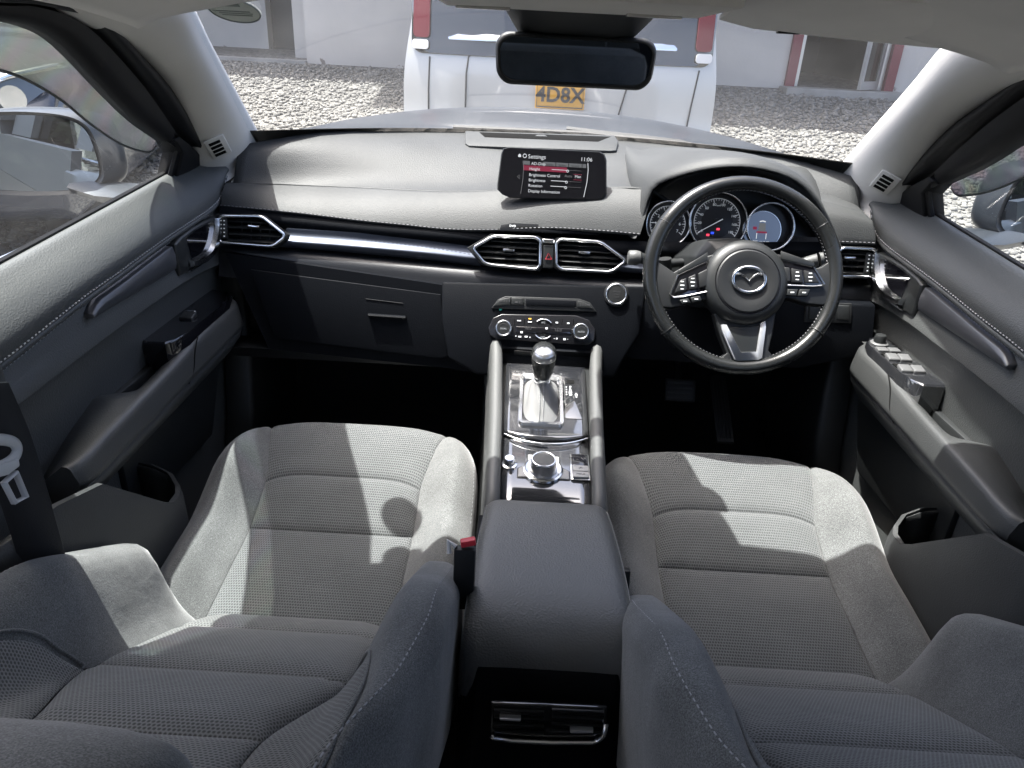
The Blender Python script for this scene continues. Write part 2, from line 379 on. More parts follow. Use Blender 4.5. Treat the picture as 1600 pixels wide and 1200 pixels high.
def _stones():
    rs = np.random.RandomState(3)
    t = (1+5**.5)/2
    ico = np.array([(-1, t, 0), (1, t, 0), (-1, -t, 0), (1, -t, 0), (0, -1, t), (0, 1, t), (0, -1, -t), (0, 1, -t), (t, 0, -1), (t, 0, 1), (-t, 0, -1), (-t, 0, 1)])/1.9
    fc = np.array([(0, 11, 5), (0, 5, 1), (0, 1, 7), (0, 7, 10), (0, 10, 11), (1, 5, 9), (5, 11, 4), (11, 10, 2), (10, 7, 6), (7, 1, 8), (3, 9, 4), (3, 4, 2), (3, 2, 6), (3, 6, 8), (3, 8, 9), (4, 9, 5), (2, 4, 11), (6, 2, 10), (8, 6, 7), (9, 8, 1)])
    P = []
    for x0, x1, y0, y1, den in ((-4.2, -.7, 2.8, 8.4, 900), (.9, 4.6, 2.6, 8.4, 900), (-4.5, -1.0, .6, 2.8, 600), (1.0, 4.5, .4, 2.6, 800), (-.7, .9, 2.9, 4.2, 150)):
        n = int((x1-x0)*(y1-y0)*den); P.append(np.stack([rs.uniform(x0, x1, n), rs.uniform(y0, y1, n)], 1))
    P = np.concatenate(P); n = len(P); r = .009+.019*rs.rand(n)**1.8
    zz = .148*np.clip(np.minimum(P[:, 1], 8.7)-2, 0, None)
    c = np.concatenate([P, (zz+r*.25)[:, None]], 1)
    q = rs.normal(size=(n, 4)); q /= np.linalg.norm(q, axis=1)[:, None]; a, b, cc, d = q.T
    R = np.stack([np.stack([1-2*(cc*cc+d*d), 2*(b*cc-a*d), 2*(b*d+a*cc)], -1), np.stack([2*(b*cc+a*d), 1-2*(b*b+d*d), 2*(cc*d-a*b)], -1), np.stack([2*(b*d-a*cc), 2*(cc*d+a*b), 1-2*(b*b+cc*cc)], -1)], 1)
    sc = rs.uniform(.6, 1.25, (n, 1, 3)); jit = rs.uniform(.75, 1.2, (n, 12, 1))
    v = ico[None]*sc*jit*r[:, None, None]; v = np.einsum('nij,nkj->nki', R, v)*np.array([1, 1, .8])+c[:, None, :]
    f = (fc[None]+12*np.arange(n)[:, None, None]).reshape(-1)
    me = bpy.data.meshes.new('gravel'); nf = n*20
    me.vertices.add(n*12); me.vertices.foreach_set('co', v.reshape(-1).astype(np.float32))
    me.loops.add(nf*3); me.loops.foreach_set('vertex_index', f.astype(np.int32))
    me.polygons.add(nf); me.polygons.foreach_set('loop_start', (np.arange(nf)*3).astype(np.int32)); me.update()
    m = mat('gravel stone', (.3, .3, .28), .9, bump=('n', 90, .3, .004)); N = m.node_tree.nodes; L = m.node_tree.links
    ge = N.new('ShaderNodeNewGeometry'); cr = N.new('ShaderNodeValToRGB')
    cr.color_ramp.elements[0].color = (.13, .127, .12, 1); cr.color_ramp.elements[1].color = (.22, .213, .198, 1)
    L.new(ge.outputs['Random Per Island'], cr.inputs[0]); L.new(cr.outputs[0], N['Principled BSDF'].inputs['Base Color']); me.materials.append(m)
    o = bpy.data.objects.new('gravel', me); COL.objects.link(o); kind(o, 'stuff'); o['label'] = 'loose pale crushed stone covering the yard'
_stones()
# ------------------------------------------------------------------ building
PLASTER = mat('white plaster', (.50, .475, .44), .9, bump=('n', 14, .25, .01), vary=.05, vscale=2.2)
def _plaster():      # patches where the paint has flaked near the foot of the wall
    N = PLASTER.node_tree.nodes; L = PLASTER.node_tree.links; b = N['Principled BSDF']
    src = b.inputs['Base Color'].links[0].from_socket
    tc = N.new('ShaderNodeTexCoord'); nz = N.new('ShaderNodeTexNoise'); nz.inputs['Scale'].default_value = 3.2; nz.inputs['Detail'].default_value = 7; nz.inputs['Roughness'].default_value = .65
    L.new(tc.outputs['Object'], nz.inputs['Vector']); sp = N.new('ShaderNodeSeparateXYZ'); L.new(tc.outputs['Object'], sp.inputs[0])
    a = N.new('ShaderNodeMapRange'); a.inputs['From Min'].default_value = .05; a.inputs['From Max'].default_value = .40; a.inputs['To Min'].default_value = .24; a.inputs['To Max'].default_value = 0
    L.new(sp.outputs[2], a.inputs['Value'])
    s = N.new('ShaderNodeMath'); L.new(nz.outputs['Fac'], s.inputs[0]); L.new(a.outputs[0], s.inputs[1])
    k = N.new('ShaderNodeMapRange'); k.inputs['From Min'].default_value = .80; k.inputs['From Max'].default_value = .82; L.new(s.outputs[0], k.inputs['Value'])
    mx = N.new('ShaderNodeMix'); mx.data_type = 'RGBA'; mx.inputs[7].default_value = (.20, .18, .16, 1); L.new(src, mx.inputs[6]); L.new(k.outputs[0], mx.inputs[0]); L.new(mx.outputs[2], b.inputs['Base Color'])
_plaster()
CONC = mat('bare concrete', (.26, .26, .25), .9, bump=('n', 30, .4, .006), vary=.2, vscale=4)
MAROON = mat('maroon paint', (.16, .022, .035), .5); ALU = mat('aluminium frame', (.55, .55, .54), .35, metal=.8); DARKIN = mat('interior shade', (.05, .055, .06), .8)  # DARKIN puts the shade of the unlit openings into the colour
bd = empty('building', 'white plastered building behind the gravel yard with maroon doorway', 'building', (0, 8.5, .9))
def bx(name, m, x0, x1, y0, y1, z0, z1, par, bev=0):
    return MB().box(((x0+x1)/2, (y0+y1)/2, (z0+z1)/2), (x1-x0, y1-y0, z1-z0)).build(name, m, par, bevel=bev)
ww = MB()
for a in ((-2.46, 2.60, 8.5, 8.75, .8, 3.6), (3.74, 9, 8.52, 8.75, .8, 3.6), (-9, -3.55, 10.6, 10.8, .8, 3.6), (-3.2, -2.46, 10.6, 10.8, .8, 3.6), (-2.70, -2.463, 8.9, 10.6, .8, 3.6), (2.6, 3.74, 8.5, 8.75, 3.1, 3.6)):
    ww.box(((a[0]+a[1])/2, (a[2]+a[3])/2, (a[4]+a[5])/2), (a[1]-a[0], a[3]-a[2], a[5]-a[4]))
ww.build('wall', PLASTER, bd)
bx('eaves', CONC, -2.3, 9, 7.15, 8.9, 3.602, 3.75, bd); bx('eaves', CONC, -9, -2.303, 8.0, 10.9, 3.602, 3.75, bd)
bx('door_step', CONC, 2.55, 3.8, 8.2, 8.49, .8, .99, bd, .01); bx('porch_floor', CONC, -9, -2.465, 8.45, 10.59, .7, .985, bd)
bx('jamb', MAROON, 2.603, 2.70, 8.46, 8.76, .9, 3.09, bd); bx('jamb', MAROON, 3.64, 3.737, 8.46, 8.76, .9, 3.09, bd)
fr_ = bx('door_frame', ALU, 2.703, 2.75, 8.52, 8.6, .99, 3.09, bd); bx('door_frame', ALU, 3.59, 3.637, 8.52, 8.6, .99, 3.09, bd)
lf = Fr((3.57, 8.5, 1.0), (-.55, -.5, 0), (0, 0, 1))
dl = MB(); [dl.box(c, s, lf) for c, s in (((.02, 1.0, 0), (.05, 2, .03)), ((.36, 1.0, 0), (.05, 2, .03)), ((.19, .04, 0), (.29, .08, .03)), ((.19, 1.96, 0), (.29, .08, .03)))]
dleaf = dl.build('door_leaf', ALU, bd); MB().box((.19, 1.0, 0), (.29, 1.84, .006), lf).build('pane', M['tint'], dleaf)
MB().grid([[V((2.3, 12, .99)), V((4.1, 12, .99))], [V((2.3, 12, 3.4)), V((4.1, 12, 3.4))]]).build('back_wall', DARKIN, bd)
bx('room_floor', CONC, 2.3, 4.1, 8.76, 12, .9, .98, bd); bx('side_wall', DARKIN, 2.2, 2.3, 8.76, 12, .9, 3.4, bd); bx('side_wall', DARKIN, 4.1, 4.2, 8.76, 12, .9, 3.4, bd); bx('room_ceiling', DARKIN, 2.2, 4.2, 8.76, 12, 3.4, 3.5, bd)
bx('gap_shade_panel', DARKIN, -4.4, -2.9, 10.85, 10.95, .9, 3.5, bd)  # near-black panel standing in for the shade beyond the wall gap
# ------------------------------------------------------------------ silver van
VANP = mat('silver white paint', (.45, .44, .415), .22, metal=.15, coat=1); VGL = mat('van rear glass', (.012, .014, .016), .05, coat=1); TAIL = mat('red lens', (.11, .004, .010), .4, spec=.3); CLEAR = mat('clear lens', (.55, .53, .5), .12, coat=1)
van = empty('van', 'silver white van parked tail on with a yellow number plate', 'van', (.1, 6, .5))
VX = .097
def vw(z): return cinterp([(.55, .80), (.9, .84), (1.15, .845), (1.35, .82), (1.8, .74), (2.25, .62)], z)
def vy(x, z): return 4.2+.10*(abs(x)/.84)**3*1.0+cinterp([(.55, .05), (.8, -.02), (1.0, 0), (1.3, .03), (1.8, .15), (2.25, .38)], z)
zs = [.55, .75, .9, 1.0, 1.1, 1.2, 1.3, 1.45, 1.65, 1.9, 2.15, 2.25]
v = MB()
v.grid([[V((VX+vw(z)*a/24, vy(vw(z)*a/24, z), z)) for a in range(-24, 25)] for z in [.55+1.7*k/40 for k in range(41)]])
for sg in (-1, 1):
    v.grid([[V((VX+sg*vw(z), vy(vw(z), z)+t, z)) for t in (0, .15, 1, 2.5, 3.6)] for z in zs])
v.grid([[V((VX+vw(2.25)*a, t, 2.25+.05*(1-a*a))) for a in (-1, -.5, 0, .5, 1)] for t in (vy(0, 2.25), 6, 8)])
v.build('body', VANP, van, smooth=60)
def vpatch(name, m, x0, x1, z0, z1, off=-.006, par=van, r=.03, n=8, solid=.008):
    rows = []
    for k in range(25):
        z = lerp(z0, z1, .5-.5*math.cos(math.pi*k/24)); e = max(0, r-(z-z0), r-(z1-z)); cut = r-math.sqrt(max(0, r*r-e*e)); a, b = x0+cut, x1-cut
        rows.append([V((VX+lerp(a, b, i/24), vy(lerp(a, b, i/24), z)+off, z)) for i in range(25)])
    return MB().grid(rows).build(name, m, par, smooth=60, solid=.005, off=0)
vpatch('rear_window', VGL, -.80, .80, 1.285, 1.95, r=.06)
for sg in (-1, 1):
    a, b = sorted((sg*.79, sg*.70)); tl = vpatch('tail_light', TAIL, a, b, 1.36, 1.9, -.016, r=.02); a, b = sorted((sg*.795, sg*.705)); vpatch('reversing_lens', CLEAR, a, b, 1.305, 1.35, -.018, r=.015, par=tl)
def vline(name, m, pts, r, par=van):
    return MB().tube([V((VX+x, vy(x, z)-.004, z)) for x, z in pts], r, 6).build(name, m, par)
SEAM = mat('panel gap', (.02, .02, .02), .8)
vline('panel_seam', SEAM, [(-.70, 1.27), (-.705, 1.1), (-.70, .8)], .004); vline('panel_seam', SEAM, [(.735, 1.27), (.715, 1.1), (.69, .85)], .004)
vline('tailgate_seam', SEAM, [(-.45, 1.31), (-.49, 1.28), (-.50, 1.2), (-.50, .98), (-.48, .95), (0, .93), (.28, .95), (.31, .98), (.36, 1.2), (.40, 1.42), (.46, 1.6)], .004)
gar = MB(); gar.loft([[V((VX+x, vy(x, 1.37)-.03+.02*(abs(x)/.6)**4, 1.37+dz)) if k else V((VX+x, vy(x, 1.37), 1.37+dz)) for k, dz in ((0, -.014), (1, -.012), (1, -.004), (0, .026))] for x in (-.60, -.55, -.4, -.2, 0, .2, .4, .55, .60)])
gar.build('tailgate_garnish', M['chrome'], van)
pf = Fr((.10, vy(0, 1.12)-.02, 1.125), (1, 0, 0), (0, 0, 1))
PRINT = mat('plate print', (.006, .006, .008), .6)
PLY = mat('number plate yellow', (.60, .29, .015), .4)
pr_ = MB(); pr_.box((0, 0, 0), (.262, .15, .008), pf); plate = pr_.build('number_plate', PLY, van, bevel=.004)
pb = MB(); pb.tube([pf(x, y, .006) for x, y in ((-.122, -.066), (.122, -.066), (.122, .066), (-.122, .066))], .003, 6, closed=True); pb.build('plate_border', SEAM, plate)
text('4D8X', Fr(pf(0, -.008, .007), (1, 0, 0), (0, 0, 1)), .104, PRINT, plate, bold=.0025)
bx('rear_bumper', VANP, VX-.8, VX+.8, 4.12, 4.3, .55, .8, van, .03)
for x in (-.62, .82): MB().tube([V((x-.1, 4.9, .72)), V((x+.1, 4.9, .72))], .32, 24).build('wheel', M['rubber'], van, bevel=.02)
# ------------------------------------------------------------------ neighbouring parked car (seen through the passenger window)
NCP = mat('dark blue grey paint', (.016, .024, .045), .22, metal=.2, coat=.6); HLAMP = mat('lamp glass', (.10, .11, .12), .08, coat=1)
nc = empty('parked_car', 'dark blue parked car with chrome headlight beyond the passenger window', 'car', (-3.3, 4.2, .2))
cf = Fr((-2.84, 2.88, .33), (.26, -.966, 0), (0, 0, 1)); cfN = V((.966, .26, 0)); # X: nose direction... Z: outward side
def carpt(l, h, s): return cf.o+cf.X*l+V((0, 0, h))+cfN*s     # l ahead of the nose datum, h up, s to its left side
secs = []
for s in (-.85, -.8, -.6, -.3, 0, .3, .6, .8, .85):
    k = (abs(s)/.85)**4; nose = -.10*(abs(s)/.85)**2.2
    prof = [(-3.6, .45), (-3.4, 1.0-.03*k), (-1.3, 1.02-.05*k), (-.6, .97-.07*k), (-.15+nose, .86-.10*k), (0+nose, .72-.1*k), (.05+nose, .5), (0+nose, .28), (-.2, .22), (-3.6, .22)]
    secs.append([carpt(l, h, s*(1-.0*k)) for l, h in prof])
nb = MB(); nb.loft(secs); nb.build('body', NCP, nc, bevel=.03, seg=3, smooth=50)
gh = MB(); gh.loft([[carpt(l, h, s) for l, h in ((-3.5, 1.0), (-2.9, 1.42), (-1.9, 1.45), (-1.0, 1.0))] for s in (-.72, -.6, 0, .6, .72)]); gh.build('cabin', VGL, nc, bevel=.03, smooth=50)
for sg in (-1, 1):      # each headlight: a dark bowl behind a clear lens with a chrome brow
    def hp(l, h, s_, o=0): return carpt(l+o, h, sg*s_)
    ring = [(-.02, .70, .42), (-.06, .76, .55), (-.16, .83, .72), (-.30, .865, .86), (-.42, .86, .885), (-.40, .77, .885), (-.26, .70, .87), (-.10, .645, .70), (-.03, .64, .52)]
    hlo = MB().loft([[hp(l, h, s_, .04) for l, h, s_ in ring], [hp(l, h, s_, -.10) for l, h, s_ in ring]]).build('headlight', HLAMP, nc, bevel=.012)
    MB().tube([hp(l, h, s_, .05) for l, h, s_ in ring[:5]], .014, 6).build('chrome_brow', M['chrome'], hlo, smooth=180)
    for l, h, s_ in ((-.02, .73, .60), (-.10, .75, .74)): MB().lathe([(.02, .0), (.045, .02), (.052, .05)], Fr(hp(l, h, s_, .0), V((0, 0, 1)).cross(cf.X), V((0, 0, 1))), 18).build('lamp_bowl', M['chrome'], hlo)
for l in (-.75, -2.9):
    for sg in (-1, 1):
        wf = Fr(carpt(l, .22, sg*.74), cf.X, V((0, 0, 1)))
        MB().tube([wf(0, 0, -.1), wf(0, 0, .13)], .31, 26).build('tyre', M['rubber'], nc, bevel=.025)
        MB().lathe([(.20, .135), (.19, .12), (.05, .11), (.03, .14), (.0, .14)], wf, 20).build('rim', M['silver'], nc)
# ------------------------------------------------------------------ own car: bonnet, cowl, outer shell
PAINT = mat('machine grey paint', (.026, .031, .038), .38, metal=.2, coat=.2)
bn = MB()
bn.grid([[V((x, y0+dy*(1-(x/.75)**2), z-dz*(abs(x)/.75)**2.5)) for x in (-.74, -.6, -.4, -.2, 0, .2, .4, .6, .74)] for y0, dy, z, dz in ((1.93, .24, 1.145, .04), (2.02, .24, 1.175, .05), (2.25, .25, 1.192, .06), (2.5, .3, 1.180, .07), (2.7, .3, 1.10, .08), (2.76, .3, .85, .1))], 3, 3)
tag(bn.build('bonnet', PAINT, solid=.01), 'grey bonnet of this car just below the windscreen', 'bonnet')
cw = MB(); cw.grid([[V((x, 1.80+.26*(1-(x/.7)**2)+q*.12, 1.155-.045*q-.04*(abs(x)/.7)**3*q)) for x in (-.7, -.5, -.25, 0, .25, .5, .7)] for q in (0, .3, 1)], 2)
tag(cw.build('cowl_panel', M['black'], solid=.006), 'black plastic cowl strip between dashboard and bonnet', 'cowl')
def wp(px, py, y): return at(px, py, y=y)
wi = empty('windscreen_wiper', 'black wiper arm parked along the foot of the windscreen', 'wiper', (0, 2.0, 1.15))
MB().tube([V((.62, 1.90, 1.165)), V((.45, 1.98, 1.185)), V((.1, 2.06, 1.195)), V((-.25, 2.05, 1.193))], .008, 6).build('blade', M['rubber'], wi)
MB().tube([V((.62, 1.93, 1.14)), V((.35, 2.05, 1.185)), V((.05, 2.075, 1.20))], .010, 6).build('arm', M['black'], wi)
sh = empty('car_body', 'painted outer body shell of this car around the cabin', 'car body', (0, 0, .4))
rs_ = MB(); rs_.grid([[V((x, y-(.05*(x/.6)**2 if y > 1 else 0), z-.06*(abs(x)/.62)**3)) for x in (-.62, -.5, -.25, 0, .25, .5, .62)] for y, z in ((1.125, 1.532), (.7, 1.60), (0, 1.64), (-.7, 1.62), (-1.5, 1.54))], 2, 2); rs_.build('roof', PAINT, sh, solid=.004, off=1)
for s in (-1, 1):
    q = MB()
    def side(x, y0, y1, z0, z1, x2=None): q.loft([[V((s*x, y0, z0)), V((s*x, y1, z0)), V((s*(x+.03), y1, z0)), V((s*(x+.03), y0, z0))], [V((s*(x2 or x), y0, z1)), V((s*(x2 or x), y1, z1)), V((s*((x2 or x)+.03), y1, z1)), V((s*((x2 or x)+.03), y0, z1))]])
    side(.90, -2.0, .60, .4, .95, .86); side(.86, -2.0, .60, .953, 1.13, .82); side(.78, .42, .70, 1.132, 1.47, .64); side(.78, -1.5, -.75, 1.132, 1.50, .64)
    q.build('side_panel', PAINT, sh)
    q = MB(); q.loft([[V((s*.775, -.75, 1.132)), V((s*.775, .42, 1.132))], [V((s*.64, -.75, 1.48)), V((s*.64, .42, 1.47))]], closed=False); q.build('rear_door_glass', M['rear'], sh)
q = MB(); q.box((0, -1.6, .85), (1.7, .05, .75)); q.build('tailgate', PAINT, sh)
q = MB(); [q.tube([V((s*.812, y0, 1.10)), V((s*.812, y1, 1.10))], .007, 6) for s in (-1, 1) for y0, y1 in ((-1.5, .60), (.605, 1.45))]; kind(q.build('chrome_trim', M['chrome'], sh), 'stuff')
MB().grid([[V((-.7, -1.58, 1.22)), V((.7, -1.58, 1.22))], [V((-.58, -1.5, 1.53)), V((.58, -1.5, 1.53))]]).build('rear_glass', M['rear'], sh)
for s in (-1, 1): MB().box((s*.72, -1.56, 1.38), (.25, .06, .36)).build('rear_pillar', PAINT, sh)
# floor and headliner belong to the setting
kind(MB().box((0, .1, .30), (1.78, 3.6, .04)).build('floor', M['carpet']), 'structure')
fw = MB(); fw.grid([[V((x, y, z)) for x in (-.85, -.4, 0, .4, .85)] for y, z in ((1.62, .32), (1.80, .45), (1.88, .62), (1.9, 1.15))], 2, 2); kind(fw.build('footwell_wall', M['carpet'], solid=.01), 'structure')
hd = MB(); hd.grid([[V((x, y+(0 if y < 1 else -.05*(x/.55)**2), z-.10*(abs(x)/.62)**3)) for x in (-.56, -.5, -.25, 0, .25, .5, .56)] for y, z in ((1.09, 1.505), (1.02, 1.517), (.8, 1.535), (.3, 1.555), (-.6, 1.56), (-1.5, 1.5))], 3, 2)
kind(hd.build('ceiling', M['roof'], solid=.012, off=1), 'structure')
bk = empty('rear_bench', 'dark cloth rear bench behind the front seats', 'bench', (0, -.4, .35))
bx('cushion', M['seatplain'], -.62, .62, -.7, -.12, .36, .66, bk, .05); bx('backrest', M['seatplain'], -.62, .62, -.95, -.72, .6, 1.25, bk, .05)

def _hedge():  # out of view; added to give the door mirrors something to reflect
    rs = np.random.RandomState(8); n = 16000
    c = np.stack([rs.uniform(-8, 8, n), -13+rs.normal(0, .35, n), rs.uniform(0, 1, n)**.8*3.6], 1); c[:, 1] += .35*np.sin(c[:, 0]*2.1)*np.cos(c[:, 2]*1.7)
    a = rs.normal(size=(n, 3)); a /= np.linalg.norm(a, axis=1)[:, None]; b = np.cross(a, rs.normal(size=(n, 3))); b /= np.linalg.norm(b, axis=1)[:, None]; r = rs.uniform(.05, .12, (n, 1))
    v = np.stack([c+a*r*1.6, c+b*r*.7, c-a*r*1.6, c-b*r*.7], 1).reshape(-1, 3)
    me = bpy.data.meshes.new('hedge'); bk = [(-9, -13.9, 0), (9, -13.9, 0), (9, -13.7, 3.3), (-9, -13.7, 3.3)]
    me.from_pydata([tuple(p) for p in v]+bk, [], [(4*i, 4*i+1, 4*i+2, 4*i+3) for i in range(n+1)]); me.materials.append(mat('hedge leaves', (.04, .06, .025), .6, vary=.5, vscale=1.8))
    o = bpy.data.objects.new('hedge', me); COL.objects.link(o); kind(o, 'stuff'); o['label'] = 'unseen green hedge added behind the car for the mirrors to reflect'
_hedge()
# ------------------------------------------------------------------ windscreen and stickers
def wsy(x, z):      # the glass as a curved raked sheet
    t = (z-1.15)/.36
    return 1.79-(z-1.15)/.465+lerp(.30, .09, min(1, t))*(1-(x/.68)**2)
def wsx(z): return lerp(.69, .535, (z-1.15)/.36)
wsm = MB()
wsm.grid([[V((wsx(z)*a, wsy(wsx(z)*a, z), z)) for a in (-1, -.8, -.6, -.4, -.2, 0, .2, .4, .6, .8, 1)] for z in (1.15, 1.24, 1.33, 1.42, 1.51)], 3, 3)
ws = tag(wsm.build('windscreen', M['glass'], smooth=180), 'dusty raked front windscreen above the dashboard', 'windscreen')
fm = MB(); fm.grid([[V((wsx(z)*a, wsy(wsx(z)*a, z)+.004, z)) for a in (-1, -.5, 0, .5, 1)] for z in (1.492, 1.512)], 4); fm.build('black_border', M['black'], ws)
fm = MB(); fm.grid([[V((wsx(z)*a, wsy(wsx(z)*a, z)+.004, z)) for a in (-1, -.8, -.6, -.4, -.2, 0, .2, .4, .6, .8, 1)] for z in (1.15, 1.18, 1.212)], 2); fm.build('black_border', M['black'], ws)
STK = mat('sticker paper', (.52, .53, .52), .7)
_n = STK.node_tree.nodes; _t = _n.new('ShaderNodeBsdfTranslucent'); _t.inputs[0].default_value = (.44, .45, .44, 1); _m = _n.new('ShaderNodeMixShader'); _m.inputs[0].default_value = .72
STK.node_tree.links.new(_n['Principled BSDF'].outputs[0], _m.inputs[1]); STK.node_tree.links.new(_t.outputs[0], _m.inputs[2]); STK.node_tree.links.new(_m.outputs[0], _n['Material Output'].inputs[0]); STKB = mat('sticker print', (.22, .24, .23), .7)
def sticker(c, name_lab, r=.0385):
    c = V(c); n = V((.10, .42, .90)).normalized(); fr = Fr((c.x, wsy(c.x, c.z)-.006, c.z), (1, 0, 0), n.cross(V((1, 0, 0))))
    st = tag(MB().lathe([(r, 0), (r, .0012)], fr, 40).build('windscreen_sticker', STK), name_lab, 'sticker', 'round stickers on the windscreen')
    MB().lathe([(r*.98, -.0008), (r*.98, -.0002)], fr, 40).build('face', STK, st)
    rg = MB(); rg.tube([fr(r*.96*math.cos(k*math.pi/20), r*.96*math.sin(k*math.pi/20), -.001) for k in range(40)], .0012, 5, closed=True); rg.build('rim_print', STKB, st)
    pm = MB()
    for x, y, w_, h in ((0, .014, .045, .0018), (0, .008, .05, .0018), (-.005, .002, .055, .0018), (.003, -.018, .022, .010)): pm.box((x, y, -.0012), (w_, h, .0006), fr)
    pm.build('print_line', STKB, st)
sticker((-.49, 1.2, 1.448), 'pale oval sticker high on the passenger side of the windscreen')
sticker((-.487, 1.1, 1.488), 'round sticker above the other one at the windscreen top edge', .0385)
# ------------------------------------------------------------------ A pillar trims
GR = mat('vent slot', (.006, .006, .006), .9, spec=.1)
for s, lab in ((-1, 'pale grey windscreen pillar trim with small vent on the passenger side'), (1, 'pale grey windscreen pillar trim with small vent beside the steering wheel')):
    ap = empty('pillar_trim', lab, 'pillar trim', (s*.68, 1.5, 1.2), 'windscreen pillar trims')
    outer = [(.622, .98, 1.440), (.634, 1.084, 1.416), (.648, 1.195, 1.388), (.672, 1.331, 1.337), (.702, 1.45, 1.268), (.735, 1.56, 1.19), (.748, 1.60, 1.146), (.742, 1.63, 1.128)]
    inner = [(.53, .98, 1.505), (.545, 1.09, 1.475), (.556, 1.19, 1.445), (.585, 1.32, 1.385), (.612, 1.45, 1.325), (.642, 1.60, 1.255), (.668, 1.74, 1.185), (.672, 1.79, 1.150)]
    rows = []
    for o_, i_ in zip(outer, inner):
        o_, i_ = V(o_), V(i_); d = i_-o_; nrm = V((-.75, -.55, -.35)).normalized()
        sec = [o_+V((.02, .01, .0)), o_] + [o_+d*t+nrm*(.024*math.sin(math.pi*t)**.7) for t in (.15, .35, .6, .82)] + [i_, i_+V((.0, .02, .012))]
        rows.append([V((s*p.x, p.y, p.z)) for p in sec])
    low = [(.742, 1.640, 1.10), (.735, 1.635, 1.10), (.72, 1.63, 1.10), (.70, 1.64, 1.105), (.68, 1.68, 1.11), (.672, 1.72, 1.12), (.67, 1.80, 1.13), (.68, 1.82, 1.13)]
    rows.append([V((s*x, y, z)) for x, y, z in low])
    MB().grid(rows, 3, 3).build('trim', M['pillar'], ap, solid=.004, off=1 if s < 0 else -1, smooth=180)
    # de-mister vent: frame and three bars
    c = V((s*.693, 1.578, 1.192)); fx = V((s*.017, .092, -.058)).normalized(); o2 = V((-s*.019, .067, -.021)); n = fx.cross(o2).normalized()
    if n.y > 0: n = -n; o2 = -o2
    fr = Fr(c+n*.0015, fx, o2)
    vf = MB(); vf.box((0, 0, .001), (.086, .042, .004), fr); vt = vf.build('vent_frame', M['pillar'], ap, bevel=.002)
    sl = MB()
    for k in range(4): sl.box((-.026+.0175*k, -.002, .0032), (.0105, .024, .002), fr)
    sl.build('vent_slot', GR, vt)
# ------------------------------------------------------------------ visors, overhead console, mirror
for s, lab in ((1, 'beige sun visor folded up in front of the driver'), (-1, 'beige sun visor folded up in front of the passenger')):
    x0, x1 = .20, .60; up_ = 0 if s > 0 else .035
    vs = empty('sun_visor', lab, 'sun visor', (s*.4, 1.0, 1.47), 'sun visors')
    secs = []
    for q in (0, .04, .12, .4, .75, .93, .985, 1):
        x = lerp(x0, x1, q); e = 1-abs(2*q-1)**8; y1 = lerp(1.13, 1.075, q**2)+.0; z1 = lerp(1.470, 1.452, q)-.0; h = .011*max(.25, e)
        y0 = .90; zz0 = 1.500
        secs.append([V((s*x, y1-.012*(1-e)-up_, z1+up_)), V((s*x, y1-.01-up_, z1+h+up_)), V((s*x, y0, zz0+h+up_*.5)), V((s*x, y0, zz0-h+up_*.5)), V((s*x, y1-.01-up_, z1-h+up_))])
    MB().loft(secs).build('pad', M['roof'], vs, bevel=.004, seg=2, smooth=60)
    if s > 0: MB().box((s*.295, 1.118, 1.4585), (.03, .014, .009)).build('clip', M['dark'], vs, bevel=.002)
for s, lab in ((-1, 'rounded headliner corner over the passenger door frame'), (1, 'rounded headliner corner over the driver door frame')):
    hc = MB(); rows = []
    for y, z in ((.3, 1.452), (.6, 1.455), (.8, 1.457), (.95, 1.454), (1.05, 1.443), (1.12, 1.424), (1.165, 1.408)):
        x0 = .76-(z-1.14)*.45-.006; e = sstep((y-1.0)/.16)
        rows.append([V((s*(x0-a), y-dy*e, z+dz)) for a, dy, dz in ((-.01, 0, .004), (.003, 0, -.003), (.018, .004, -.004), (.036, .0, .010), (.055, .03, .030), (.09, .07, .056), (.15, .13, .085))])
    hc.grid(rows, 3, 3); tag(hc.build('roof_corner_trim', M['roof'], solid=.004, off=1 if s < 0 else -1, smooth=180), lab, 'roof trim', 'headliner corners')
oc = empty('overhead_console', 'pale overhead console with map lamps above the rear view mirror', 'overhead console', (0, 1.0, 1.49))
ocb = MB(); ocb.loft([[V((x, 1.15-.03*(abs(x)/.16)**2, 1.490)), V((x, 1.115-.03*(abs(x)/.16)**2, 1.4665)), V((x, .85, 1.474)), V((x, .85, 1.53)), V((x, 1.13, 1.515))] for x in (-.165, -.15, -.1, -.05, 0, .05, .1, .15, .165)]); ocb.build('housing', M['pillar'], oc, bevel=.003)
for x in (-.115, .105): MB().box((x, 1.075, 1.4665), (.07, .035, .005)).build('lamp_lens', CLEAR, oc, bevel=.001)
rm = empty('rear_view_mirror', 'black rear view mirror hanging at the middle of the windscreen', 'mirror', (.017, 1.22, 1.40))
mfr = Fr((.0165, 1.215, 1.4025), (math.cos(rad(3)), math.sin(rad(3)), -.0), (0, -.03, 1))   # Z faces the cabin
mfr.X, mfr.Y, mfr.Z
def rrect(w_, h, r, n=6, bow=0, taper=0):
    out = []
    for cx, cy_, a0 in ((w_/2-r, h/2-r, 0), (-w_/2+r, h/2-r, 90), (-w_/2+r, -h/2+r, 180), (w_/2-r, -h/2+r, 270)):
        for k in range(n+1):
            a = rad(a0+90*k/n); x, y = cx+r*math.cos(a), cy_+r*math.sin(a)
            y += bow*(1-(2*x/w_)**2)*(1 if y > 0 else -1); x *= 1+taper*(2*y/h)
            out.append((x, y))
    return out
